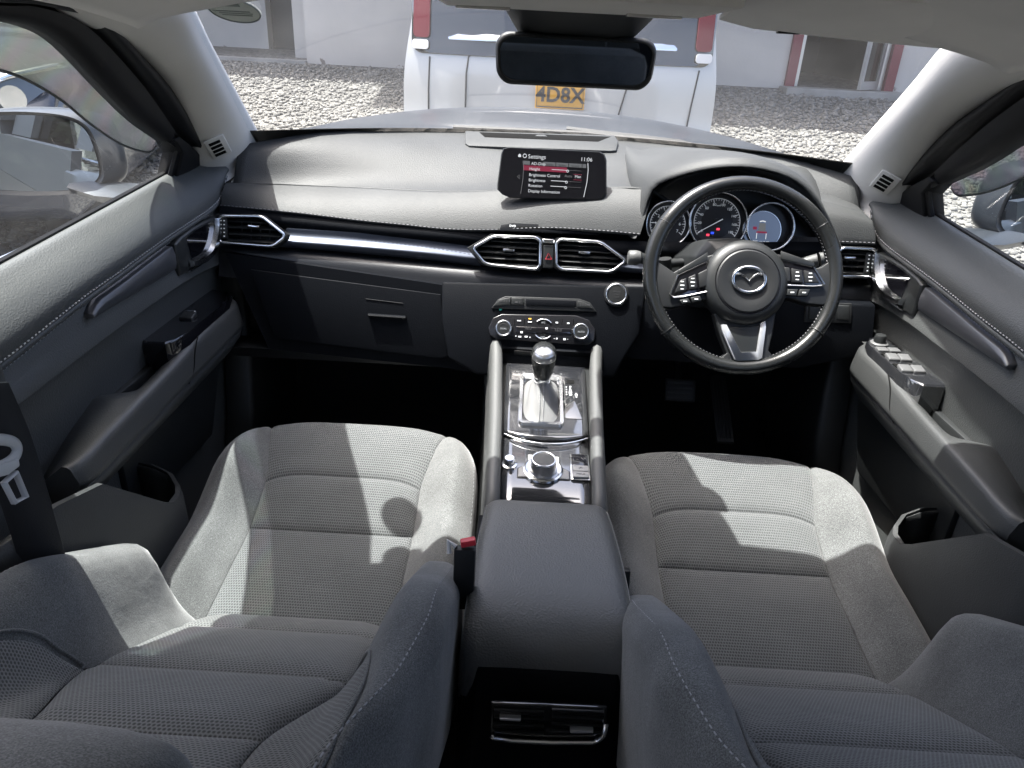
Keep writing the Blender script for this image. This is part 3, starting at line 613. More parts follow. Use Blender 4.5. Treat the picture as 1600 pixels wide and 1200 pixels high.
def slab(fr, prof, zs_):     # stack of outlines: zs_ = (scale inset, z)
    m_ = MB(); w_ = max(abs(p[0]) for p in prof); h_ = max(abs(p[1]) for p in prof)
    m_.loft([[fr(x*(w_-i)/w_, y*(h_-i)/h_, z) for x, y in prof] for i, z in zs_]); return m_
op = rrect(.240, .070, .022, bow=.004, taper=.02)
slab(mfr, op, [(.022, -.042), (.012, -.036), (.003, -.022), (0, -.008), (0, .0), (.003, .004), (.006, .004), (.007, .001)]).build('housing', M['black'], rm, smooth=50)
slab(mfr, op, [(.0072, .0012), (.0072, .0022)]).build('mirror_glass', M['dimmirror'], rm)
MB().tube([mfr(0, .01, -.03), mfr(.0, .035, -.045), V((.01, 1.262, 1.462))], [.014, .012, .016], 12).build('stalk', M['black'], rm, smooth=180)
MB().tube([mfr(.02, .028, -.035), mfr(.022, .05, -.04), V((.025, 1.25, 1.474))], .003, 6).build('cable', M['black'], rm)
sc_ = MB(); sc_.loft([[V((.015+x*hw, y, z)) for x, y, z in ((-1, y1, z1), (-.6, y1-.012, z1-.004), (.6, y1-.012, z1-.004), (1, y1, z1), (.9, y1+.03, z1+.012), (-.9, y1+.03, z1+.012))] for hw, y1, z1 in ((.112, 1.135, 1.478), (.108, 1.16, 1.468), (.098, 1.20, 1.452), (.085, 1.25, 1.432), (.076, 1.32, 1.402), (.062, 1.385, 1.374), (.055, 1.392, 1.376))])
sc_.build('sensor_cover', M['dark'], rm, bevel=.004, smooth=50)
# ------------------------------------------------------------------ doors
ZS = [(.3, .985), (.85, 1.024), (1.05, 1.042), (1.15, 1.047), (1.31, 1.057), (1.50, 1.064), (1.545, 1.068), (1.575, 1.074), (1.605, 1.090), (1.632, 1.118), (1.66, 1.128)]
def zs_(y): return cinterp(ZS, y)
def z0_(y): return 1.117+.0565*(y-.958)-.004
def win(z): return .76-(z-1.14)*.45
def door(s, who):
    d = empty('front_door', f'{who} front door with dark grey padded trim and armrest', 'car door', (s*.75, 1.1, .5), 'front doors')
    P = lambda x, y, z: V((s*x, y, z))
    so_ = -1 if s < 0 else 1
    ysn = [.30, .5, .7, .85, .95, 1.05, 1.15, 1.25, 1.35, 1.45, 1.52, 1.56, 1.59, 1.615, 1.635, 1.65]
    up = []
    for y in ysn:
        z0, zs1 = z0_(y), zs_(y); h = z0-zs1; f = max(0, (y-1.53)/.12)
        up.append([P(.778, y, z0-.012), P(.772, y, z0+.001), P(.758, y, z0+.003), P(.742-.0*f, y, z0-.10*h), P(.722, y, z0-.32*h), P(.706, y, z0-.62*h), P(.703, y, z0-.85*h), P(.707, y, zs1), P(.716, y+.0, zs1-.006)])
    MB().grid(up, 3, 2).build('upper_pad', M['pad'], d, smooth=180)
    # double stitch line along the pad edge
    MB().tube(catmull([P(.7075, y, zs_(y)) for y in (.40, .6, .8, 1.0, 1.15, 1.31, 1.45, 1.52, 1.56, 1.585, 1.605, 1.62, 1.635)], 6), .0052, 10).build('seam_roll', M['pad'], d, smooth=180)
    for off, nm in ((.0085, 'a'), (-.0085, 'b')):
        sm = MB(); y = .45; k = 0
        path = []
        while y < 1.632: path.append(P(.7025 if off > 0 else .7105, y, zs_(y)+off*(1 if y < 1.6 else .6))); y += .0042
        for a, b in zip(path[::2], path[1::2]): sm.tube([a, b], .0013, 4)
        sm.build('stitching', M['thread'], d)
    lo = []
    for y in ysn:
        zs1 = zs_(y) if y < 1.60 else zs_(1.60)+(y-1.6)*.3; zc = interp([(.3, .96), (.85, .967), (1.1, .972), (1.4, .968), (1.56, .948), (1.65, .93)], y)
        lo.append([P(.722, y, zs1-.004), P(.716, y, zs1-.012), P(.712, y, zs1-.028), P(.708, y, lerp(zs1, zc, .6)), P(.700, y, zc+.008), P(.699, y, zc+.001), P(.7085, y, zc-.002), P(.712, y, zc-.012), P(.716, y, zc-.05), P(.722, y, .82), P(.724, y, .65), P(.722, y, .45), P(.70, y, .36)])
    MB().grid(lo, 1, 2).build('door_panel', M['pad'], d, smooth=60)
    # satin strip from the handle back
    st = []
    for y in (1.045, 1.05, 1.062, 1.08, 1.15, 1.22, 1.30, 1.335):
        zt = zs_(y)-.011; zb = interp([(1.05, 1.010), (1.30, 1.002), (1.34, 1.0)], y); e = min(1, (y-1.048)/.02)
        zt = lerp(zb+.012, zt, e)
        st.append([P(.722, y, zt), P(.7015, y, zt-.0015), P(.6975, y, lerp(zt, zb, .35)), P(.6975, y, lerp(zt, zb, .7)), P(.7005, y, zb+.0015), P(.722, y, zb)])
    MB().loft(st).build('trim_strip', M['satin2'], d, bevel=.0015)
    # inner handle: surround, dark cup, chrome lever
    sf = Fr(P(.704, 1.425, 1.018), (0, 1, 0), (0, 0, 1)) if s > 0 else Fr(P(.704, 1.425, 1.018), (0, -1, 0), (0, 0, 1))
    K = 1 if s > 0 else -1      # local x: toward the front on both doors after K
    L_ = lambda x, y, z=0: P(.704-z, 1.425+x, 1.018+y)
    sur = [(-.085, .030), (-.06, .036), (.0, .040), (.06, .0395), (.115, .036), (.112, .01), (.095, -.018), (.06, -.032), (.0, -.036), (-.06, -.034), (-.085, -.032)]
    MB().loft([[L_(x, y, -.012) for x, y in sur], [L_(x, y, .004) for x, y in sur], [L_(x*.96, y*.93, .007) for x, y in sur]]).build('handle_surround', M['dark'], d, bevel=.001)
    cup = [(-.04, .030), (.0, .034), (.07, .033), (.092, .028), (.085, .0), (.06, -.02), (.0, -.026), (-.028, -.02)]
    MB().loft([[L_(x, y, .0078) for x, y in cup], [L_(x*.8, y*.8, .0074) for x, y in cup]]).build('handle_cup', M['glossclean'], d)
    hm = MB(); pth = [(.105, .034), (.098, .016), (.080, -.006), (.055, -.022), (.02, -.027), (-.02, -.024), (-.045, -.018)]
    pp = catmull([V((x, y, 0)) for x, y in pth], 5); hm.loft([[L_(p.x+nx*w_, p.y+ny*w_, z) for w_, z in ((-.006, .008), (-.005, .018), (.004, .020), (.007, .010))] for p, nx, ny in [(p, *(lambda t: (-t.y, t.x))((pp[min(i+1, len(pp)-1)]-pp[max(i-1, 0)]).normalized())) for i, p in enumerate(pp)]])
    hm.build('door_handle', M['chrome'], d, smooth=60)
    MB().tube([L_(x, y, .009) for x, y in ((.108, .02), (.09, -.012), (.06, -.0315), (.0, -.035), (-.05, -.033))], .0022, 6).build('chrome_edge', M['chrome'], d)
    # armrest
    ar = []; fy = 1.52 if s < 0 else 1.455
    for y in (.855, .857, .87, .90, .95, 1.0, 1.04, 1.08, 1.12, 1.18, 1.23, 1.27, 1.32, fy-.075, fy-.045, fy-.022, fy-.008, fy, fy+.003):
        zr = interp([(.855, .866), (.95, .872), (1.18, .880), (1.30, .887), (fy, .884)], y)
        xr = interp([(.855, .659), (.87, .653), (.90, .650), (fy-.075, .650), (fy-.045, .652), (fy-.022, .660), (fy-.008, .674), (fy, .692), (fy+.003, .718)], y)
        zo = interp([(.855, .818), (.875, .822), (.912, .840), (.975, .864), (1.04, .876), (1.09, .850), (1.13, .822), (1.22, .822), (1.28, .85), (1.55, .85)], y)
        zl = .829
        hole = sstep((y-1.05)/.07)*(1-sstep((y-1.225)/.045))
        bk_ = 1 if y > .856 else .96
        ar.append([P(.728, y, zo), P(lerp(.716, .716, hole), y, zo+.004), P(lerp(.695, .702, hole), y, lerp(lerp(zo, zr, .45)+.006, zo+.004, hole)), P(lerp(.675, .688, hole), y, lerp(lerp(zo, zr, .8)+.006, zr-.018, hole)), P(min(.722, xr+.012), y, zr), P(min(.723, xr+.005), y, zr-.0005), P(min(.724, xr), y, zr-.005), P(min(.7245, xr-.002), y, zr-.012), P(min(.725, xr-.007), y, zl+.012), P(min(.7255, xr-.007), y, zl+.003), P(min(.726, xr-.003), y, zl-.001), P(min(.7265, xr-.001), y, zl-.003), P(min(.727, xr-.003), y, zl-.006), P(min(.7275, xr), y, zl-.018), P(min(.7278, xr+.022), y, zl-.05), P(.728, y, zl-.10)])
    MB().loft(catrows(ar, 3)).build('armrest', M['armp'], d, smooth=50)
    sm = MB().tube([P(.6485, y, .8265) for y in (.865, .95, 1.1, 1.25, fy-.09)], .0013, 6); sm.build('armrest_seam', M['railp'], d)
    sm = MB().tube(catmull([P(*p) for p in ((.657, 1.29, .8865), (.648, 1.262, .886), (.6465, 1.245, .87), (.644, 1.225, .845), (.6445, 1.20, .8285))], 6), .0012, 6); sm.build('armrest_joint', GR, d)
    # switch panel
    q_ = fy-1.455
    ol = [(.664, 1.214), (.656, 1.25), (.655, 1.38+q_), (.660, 1.41+q_), (.678, 1.436+q_), (.704, 1.450+q_), (.724, 1.452+q_), (.725, 1.40), (.725, 1.22), (.714, 1.198), (.676, 1.199)]
    zp = lambda y: interp([(1.2, .909), (1.33, .907), (1.44+q_, .901), (1.50+q_, .895)], y)
    MB().loft([[P(x, y, zp(y)-.055) for x, y in ol], [P(x, y, zp(y)-.003) for x, y in ol], [P(lerp(x, .69, .05), lerp(y, 1.35, .02), zp(y)) for x, y in ol]]).build('switch_panel', M['gloss'] if s > 0 else M['glossclean'], d, smooth=35)
    def key(x, y, w_, l, h=.006, m=None, nm='window_switch', tilt=0):
        b = MB(); o_ = P(x, y, zp(y)); b.loft([[o_+V((a*w_/2*k, c*l/2*k, z+c*tilt)) for a, c in ((-1, -1), (1, -1), (1, 1), (-1, 1))] for k, z in ((1, -.004), (1, h*.7), (.88, h))]); return b.build(nm, m or M['keyp'], d, bevel=.0008)
    if s > 0:
        for y in (1.262, 1.316):
            b = MB(); o_ = P(.682, y+.017, zp(y)); b.box((o_.x, o_.y, o_.z+.0005), (.046, .018, .0012)); b.build('switch_well', GR, d)
            for x in (.6705, .6935): key(x, y, .0215, .022, tilt=.0015)
        for x in (.671, .694): key(x, 1.362, .021, .018, .0035, nm='mirror_button')
        kb = Fr(P(.680, 1.398, zp(1.398)), (1, 0, 0), (0, 1, 0)); MB().lathe([(.0175, 0), (.0175, .003), (.015, .005)], kb, 24).build('knob_collar', M['keyp'], d)
        MB().lathe([(.0115, .004), (.0112, .017), (.0095, .020), (0, .0205)], kb, 24).build('mirror_knob', M['dark'], d)
    else:
        key(.69, 1.33, .026, .024, tilt=.002, m=M['dark']); key(.69, 1.347, .018, .004, .008, m=M['chrome'], nm='switch_edge')
        b = MB(); b.loft([[P(.714-.036*k, o_, .872+.014*q) for k, q in ((0, -1), (1, -1), (1, .6), (.6, 1), (.1, 1))] for o_ in (1.204, 1.202)]); b.build('grip_plate', M['silver'], d)
    # pocket: bin wall below the armrest
    pk = []
    for y, x, zt in ((.66, .645, .868), (.78, .632, .858), (.866, .625, .834), (1.006, .620, .704), (1.03, .620, .686), (1.06, .622, .684), (1.075, .628, .690), (1.09, .645, .705), (1.10, .68, .715), (1.102, .714, .715)):
        pk.append([P(x+.012, y, zt-.01), P(x+.008, y, zt+.001), P(x, y, zt), P(x-.004, y, zt-.02), P(x-.006, y, .55), P(x+.02, y, .40)])
    MB().grid(pk, 1, 1).build('map_pocket', M['armp2'], d, solid=.008, off=so_, smooth=30)
    rc = MB(); rc.loft([[P(.712, 1.06, .86), P(.70, 1.35, .86), P(.69, 1.47, .80), P(.695, 1.37, .62), P(.712, 1.06, .62)], [P(.73, 1.06, .86), P(.73, 1.35, .86), P(.73, 1.47, .80), P(.73, 1.37, .62), P(.73, 1.06, .62)]]); rc.build('speaker_panel', M['dark'], d, bevel=.004)
    # window frame, glass, rain visor, mirror sail
    A = [(.80, 1.443), (.879, 1.441), (.948, 1.440), (1.051, 1.421), (1.202, 1.358), (1.33, 1.295), (1.436, 1.238), (1.56, 1.185), (1.66, 1.142)]
    B = [(.80, 1.428), (.884, 1.426), (.956, 1.419), (1.033, 1.396), (1.182, 1.324), (1.30, 1.270), (1.436, 1.218), (1.488, 1.19), (1.494, 1.14)]
    Wp = lambda y, z, o=0: P(win(z)+o, y, z)
    A = [(.4, 1.440)]+A; B = [(.4, 1.425)]+B
    fm_ = MB(); rows = [[Wp(b[0], b[1], .025), Wp(b[0], b[1], 0), Wp(*lerp2(b, a, .5), -.006), Wp(a[0], a[1], -.004), Wp(a[0], a[1]+.002, .02)] for a, b in zip(A[:-2], B[:-2])]
    fm_.grid(rows, 1, 4); fm_.build('window_frame', M['sash'], d, smooth=60)
    sl_ = [(.4, 1.447, 0), (.8, 1.450, 0), (.948, 1.449, .0), (1.07, 1.432, 0), (1.215, 1.376, 0), (1.345, 1.322, 0), (1.46, 1.262, 0), (1.56, 1.200, 0), (1.63, 1.155, .0)]
    def az_(y): return cinterp([(a[0], a[1]) for a in A], y)
    rows = []
    for y, z, q in sl_:
        x0 = win(az_(y)); a_ = V((x0-.003, y, az_(y)-.001)); b_ = V((win(z)-.004, y+.004, z+.004)); rows.append([P(*(a_+V((.02, 0, 0)))), P(*a_), P(*(a_.lerp(b_, .12)+V((.010, 0, 0)))), P(*(a_.lerp(b_, .3)+V((.004, 0, 0)))), P(*(a_.lerp(b_, .5)+V((-.012, -.002, -.004)))), P(*(a_.lerp(b_, .75)+V((-.014, -.002, -.003)))), P(*(b_+V((-.004, 0, 0)))), P(*(b_+V((.01, 0, .006))))])
    MB().grid(rows, 2, 4).build('door_seal', M['seal'], d, smooth=180)
    sail = [(1.436, 1.221), (1.452, 1.226), (1.50, 1.208), (1.56, 1.184), (1.63, 1.150), (1.64, 1.135), (1.495, 1.140), (1.487, 1.19)]
    MB().loft([[Wp(y, z, .03) for y, z in sail], [Wp(y, z, -.008) for y, z in sail], [Wp(lerp(y, 1.54, .1), lerp(z, 1.17, .1), -.012) for y, z in sail]]).build('mirror_sail', M['sash'], d, bevel=.001)
    MB().tube([Wp(1.436, 1.221, .0), Wp(1.485, 1.20, .0), Wp(1.488, 1.145, 0)], .006, 6).build('glass_run', M['seal'], d)
    MB().tube([P(.772, y, z0_(y)+.004) for y in (.3, .8, 1.2, 1.49)], .005, 6).build('sill_seal', M['seal'], d)
    gb = [(y, z) for y, z in B[:-1]]
    MB().grid([[Wp(y, z0_(y)-.01, .012), Wp(y, lerp(z0_(y), z, .5), .012), Wp(y, z+.004, .012)] for y, z in gb], 2, 2).build('window_glass', M['sideglass'], d, smooth=180)
    vs_ = [(.4, .035), (.8, .045), (.95, .050), (1.08, .045), (1.2, .040), (1.32, .034), (1.43, .022), (1.46, .012)]
    MB().grid([[P(win(zz)+.030+o, y, zz) for zz, o in ((cinterp([(b[0], b[1]) for b in B[:-2]], y)+.02, 0), (cinterp([(b[0], b[1]) for b in B[:-2]], y)-.4*w_, .006), (cinterp([(b[0], b[1]) for b in B[:-2]], y)-w_, .004))] for y, w_ in vs_], 3, 4).build('rain_visor', M['visor'], d, solid=.0015, smooth=180)
    MB().tube(catmull([P(win(cinterp(B[:-2], y)-w_)+.034, y, cinterp(B[:-2], y)-w_) for y, w_ in vs_], 5), .0022, 6).build('visor_edge', M['black'], d)
    # outer skin and mirror
    sk = MB(); sk.grid([[P(x, y, z) for x, z in ((.792, z0_(y)-.03), (.83, z0_(y)-.04), (.865, 1.06), (.895, .9), (.90, .6), (.86, .4))] for y in (.55, .8, 1.1, 1.4, 1.62)], 2, 2); sk.build('door_skin', PAINT, d, solid=.01, off=so_)
    mc = MB()
    secs = []
    for sc1, dy, cxx in ((.98, 0, 1.065), (1.0, .012, 1.064), (1.03, .045, 1.056), (1.0, .085, 1.05), (.86, .12, 1.048), (.6, .145, 1.05), (.25, .155, 1.05), (.01, .157, 1.05)):
        secs.append([P(cxx+x*sc1, 1.515+dy-.050*(x/.14)*(1-dy/.2)+.06*z, 1.165+z*sc1) for x, z in mir_outline()])
    mc.loft(catrows(secs, 2), caps=False); mh = mc.build('wing_mirror', PAINT, d, smooth=60)
    mi = MB(); mi.loft([[P(1.065+x*k, 1.513+o-.050*(x/.14)+.06*z, 1.165+z*k) for x, z in mir_outline()] for k, o in ((.985, 0), (.90, .008))], caps=False); mi.build('mirror_bezel', M['black'], mh, smooth=60)
    mg = MB(); mg.loft([[P(1.065+x*k, 1.5215+o-.050*(x*k/.14)+.06*z*k, 1.165+z*k) for x, z in mir_outline()] for k, o in ((.90, 0), (.90, .003))]); mg.build('mirror_glass', M['mirror'], mh)
    ma = MB(); ma.loft([[P(x, y, z) for y, z in ((y0-.03, z1), (y0, z1+.018), (y0+.05, z1+.015), (y0+.07, z1), (y0+.04, z1-.018), (y0-.01, z1-.018))] for x, y0, z1 in ((.80, 1.52, 1.108), (.87, 1.53, 1.09), (.94, 1.55, 1.088), (1.0, 1.56, 1.10))]); ma.build('mirror_arm', PAINT, mh, smooth=60)
    return d
def lerp2(a, b, t): return (lerp(a[0], b[0], t), lerp(a[1], b[1], t))
def catrows(rows, n):
    cols = [catmull(c, n) for c in zip(*rows)]; return [list(r) for r in zip(*cols)]
def mir_outline():
    pts = [(-.135, -.035), (-.128, .03), (-.112, .062), (-.075, .078), (0, .083), (.08, .076), (.12, .055), (.138, .01), (.128, -.045), (.09, -.072), (0, -.082), (-.09, -.078), (-.122, -.062)]
    return [(p.x, p.y) for p in catmull([V((a, b, 0)) for a, b in pts], 4, closed=True)]
M['satin2'] = mat('dark grey strip', (.10, .103, .112), .40, metal=.5, rvary=.05, vscale=20)
M['armp'] = mat('armrest vinyl', (.052, .054, .054), .42, bump=('v', 560, .3, .001), vary=.12, vscale=7)
M['armp2'] = mat('pocket plastic', (.04, .0415, .042), .5, bump=('v', 560, .3, .001), vary=.15, vscale=9)
M['keyp'] = mat('switch plastic', (.105, .106, .108), .45)
door(-1, 'passenger'); door(1, 'driver')
# ------------------------------------------------------------------ passenger-side belt and B pillar
bp_ = MB(); bp_.loft([[V((-.698, y, z)) if k == 0 else V((-.735, y, z)) for k, y, z in ((0, f_, z1), (0, .42, z1), (1, .42, z1), (1, f_+.03, z1))] for z1, f_ in ((.4, .97), (.52, .94), (.68, .885), (.85, .855), (.95, .84), (1.12, .83))]); bpt = empty('center_pillar', 'dark grey lower trim of the pillar behind the passenger door', 'pillar trim', (-.7, .5, .7)); bp_.build('trim', M['pad'], bpt, bevel=.01)
bpu = MB(); bpu.loft([[V((-(x), y, z)) for x, y in ((x1, f_), (x1+.01, .44), (x1+.04, .44), (x1+.04, f_+.02))] for x1, z, f_ in ((.705, 1.12, .72), (.66, 1.3, .675), (.61, 1.45, .63))]); bpu.build('upper_trim', M['pillar'], bpt, bevel=.01)
bpr = empty('center_pillar', 'grey trim of the pillar behind the driver door', 'pillar trim', (.7, .4, .7))
q = MB(); q.loft([[V((x1, .56, z)), V((x1+.01, .40, z)), V((x1+.05, .40, z)), V((x1+.05, .60, z))] for x1, z in ((.705, .4), (.70, 1.12), (.66, 1.3), (.61, 1.45))]); q.build('trim', M['pad'], bpr, bevel=.01)
sb = empty('seat_belt', 'black belt with metal latch plate hanging beside the passenger seat', 'seat belt', (-.6, .55, .9))
c1 = [at(-30, 600, x=-.60), at(10, 690, x=-.60), at(45, 800, x=-.61), at(85, 930, x=-.63), at(140, 1090, x=-.66)]
bw = MB(); pth = catmull(c1, 6); bw.grid([[p+V((.019, .014, -.004)), p, p+V((-.019, -.014, .004))] for p in pth]); bw.build('webbing', M['webbing'], sb, solid=.0016)
def hold(name, m, pts, th, par, bev=.002, x=-.592):
    ps = [at(a, b, x=x) for a, b in pts]; n = (ps[1]-ps[0]).cross(ps[2]-ps[1]).normalized(); 
    return MB().prism([p-n*th/2 for p in ps], n*th).build(name, m, par, bevel=bev)
tg = MB().tube(catmull([at(a, b, x=-.592) for a, b in ((-14, 688), (6, 687), (22, 692), (27, 704), (20, 717), (4, 727), (-16, 733))], 5), .0065, 10, ry=.0045).build('tongue_grip', M['pale'], sb, smooth=180); hold('tongue_shoulder', M['pale'], [(-18, 726), (6, 722), (24, 716), (26, 728), (8, 742), (-16, 748)], .009, sb, .002, -.590)
a = at(20, 760, x=-.592)
lpo = [(0, 752), (22, 731), (28, 738), (44, 774), (42, 780), (24, 790), (18, 787)]; lpi = [(12, 758), (24, 750), (34, 772), (22, 779)]
lp = MB(); path = [at(p[0], p[1], x=-.590) for p in ((6, 754), (24, 738), (40, 776), (22, 785))]; lp.tube(path, .0045, 6, closed=True, ry=.003); lp.build('latch_plate', M['pale'], sb, bevel=.0005)

sb2 = empty('seat_belt', 'black belt lying in the gap between the driver seat and its door', 'seat belt', (.6, .85, .7))
c2 = [at(1660, 850, x=.66), at(1600, 890, x=.655), at(1530, 935, x=.65), at(1460, 980, x=.645), at(1420, 1020, x=.64)]
bw = MB(); bw.grid([[p+V((-.012, .0, .019)), p, p+V((.012, 0, -.019))] for p in catmull(c2, 6)]); bw.build('webbing', M['webbing'], sb2, solid=.0016)
# ------------------------------------------------------------------ dashboard
db = empty('dashboard', 'wide dark grey dashboard with soft top and satin trim strip', 'dashboard', (0, 1.6, 1.0))
def yfar(x): return 1.925-.22*(x/.66)**2
def ztop(x, y):
    t = (y-1.63)/(yfar(x)-1.63); return 1.113+.090*t+.012*math.sin(math.pi*max(0, min(1, t)))-.018*max(0, abs(x)-.56)/.1
seam = [at(355, 285, x=-.695), at(403, 287, y=1.655), at(480, 290, y=1.652), at(560, 293, y=1.645), at(640, 297, y=1.637), at(700, 299, y=1.63), at(770, 297, y=1.625), at(860, 290, y=1.618), at(950, 292, y=1.605), at(1022, 296, y=1.585)]
stch = [at(345, 322, x=-.70), at(400, 327, y=1.562), at(470, 334, y=1.56), at(560, 345, y=1.556), at(640, 353, y=1.553), at(700, 359, y=1.55), at(770, 360, y=1.545), at(860, 357, y=1.54), at(945, 362, y=1.534), at(1000, 367, y=1.525)]
rows = []
for sm_ in seam:
    x = sm_.x; col = []
    for t in (0, .06, .2, .4, .6, .8, .93, 1.0):
        y = lerp(sm_.y, yfar(x), t); z = lerp(sm_.z-.0, ztop(x, y), min(1, t*2.2))
        col.append(V((x*(1-.015*t), y, z)))
    rows.append(col)
# right-hand end of the top sheet beyond the meter hood
for x in (.30, .42, .54, .64, .69):
    y0 = 1.62; rows.append([V((x*(1-.015*t), lerp(y0, yfar(x), t), ztop(x, lerp(y0, yfar(x), t))-.012*(1-t))) for t in (0, .06, .2, .4, .6, .8, .93, 1.0)])
MB().grid(rows, 2, 2).build('dash_top', M['dash'], db, solid=.006, off=1, smooth=180)
# left end cap
MB().grid([[V((-.697, y, z)) for y, z in ((1.57, 1.075), (1.61, 1.112), (1.7, 1.115), (1.80, 1.14))], [V((-.712, y, z)) for y, z in ((1.57, 1.02), (1.61, 1.05), (1.7, 1.06), (1.80, 1.06))]], 2, 2).build('end_cap', M['dashlow'], db)
fp = []
for a, b in zip(seam, stch):
    d = b-a; n = V((0, -.55, .84))
    fp.append([a+V((0, .004, -.006)), a+V((0, -.0025, -.0005))]+[a+d*t+n*(.010*math.sin(math.pi*t)**.8) for t in (.1, .3, .55, .8, .95)]+[b, b+V((0, .004, -.004))])
MB().grid(fp, 2, 2).build('front_pad', M['dash'], db, smooth=180)
def dashes(path, off, name, par, m=M['threaddark'], r=.0009, step=.0045, sub=6):
    p = catmull(path, sub*4); sm = MB(); acc = 0; last = p[0]; pts = [p[0]]
    for a, b in zip(p, p[1:]):
        L_ = (b-a).length
        while acc+L_ >= step:
            t = (step-acc)/L_; a = a.lerp(b, t); pts.append(a.copy()); L_ = (b-a).length; acc = 0
        acc += L_
    for a, b in zip(pts[::2], pts[1::2]): sm.tube([a+V(off), b+V(off)], r, 4)
    o = sm.build(name, m, par); return o
dashes([p+V((0, -.0035, .003)) for p in stch], (0, 0, 0), 'stitching', db, M['threaddark'])
# fascia between stitch and lip, whole width, set back
fx = [-.70, -.6, -.45, -.3, -.15, 0, .15, .3, .45, .6, .70]
def fasc(x):
    k = .0-.012*(abs(x)/.7)**2
    zs_ = interp([(-.7, 1.070), (-.4, 1.056), (0, 1.048), (.2, 1.05), (.7, 1.072)], x); yb = interp([(-.7, 1.563), (0, 1.545), (.2, 1.53), (.7, 1.555)], x)
    return zs_, yb
rows = []
for x in fx:
    zt, yb = fasc(x); rows.append([V((x, yb+.006, zt-.001)), V((x, yb-.002, zt-.012)), V((x, yb-.004, zt-.022)), V((x, yb+.002, 1.015)), V((x, yb+.004, .985)), V((x, yb-.002, .972))])
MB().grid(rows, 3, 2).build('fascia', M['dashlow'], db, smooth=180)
def lipz(x): return interp([(-.7, .992), (-.45, .985), (-.15, .972), (0, .968), (.2, .968), (.7, .985)], x)
rows = []
for x in fx:
    zt = lipz(x); yb = fasc(x)[1]
    rows.append([V((x, yb+.0, zt+.001)), V((x, yb-.018, zt-.003)), V((x, yb-.029, zt-.014)), V((x, yb-.034, zt-.030)), V((x, yb-.040, zt-.048)), V((x, yb-.048, zt-.062))])
MB().grid(rows, 3, 3).build('lower_lip', M['dashlip'], db, smooth=180)
# satin strip, left of the centre vents, and its short end on the right
def strip(pt, pb, nm):
    rr = []
    for a, b in zip(pt, pb):
        d = b-a; n = V((0, -.93, .35)); rr.append([a+V((0, .01, .0)), a+n*.001, a+d*.18+n*.0015, a+d*.36+n*.0045, a+d*.52+n*.0105, a+d*.66+n*.0165, a+d*.74+n*.0175, a+d*.9+n*.0165, b+n*.010, b+V((0, .01, 0))])
    return MB().grid(rr, 2, 2).build(nm, M['satin'], db, smooth=50)
strip([at(px, py, y=1.553) for px, py in ((448, 357), (520, 361), (600, 367), (680, 373), (733, 378))], [at(px, py, y=1.548) for px, py in ((428, 386), (520, 393), (600, 400), (680, 408), (752, 417))], 'trim_strip')
strip([at(px, py, y=1.535) for px, py in ((975, 398), (990, 402), (1010, 404))], [at(px, py, y=1.53) for px, py in ((958, 424), (985, 427), (1010, 428))], 'trim_strip')
VP = (V((0, 1.528, 1.02)), V((0, -1, .30)).normalized())
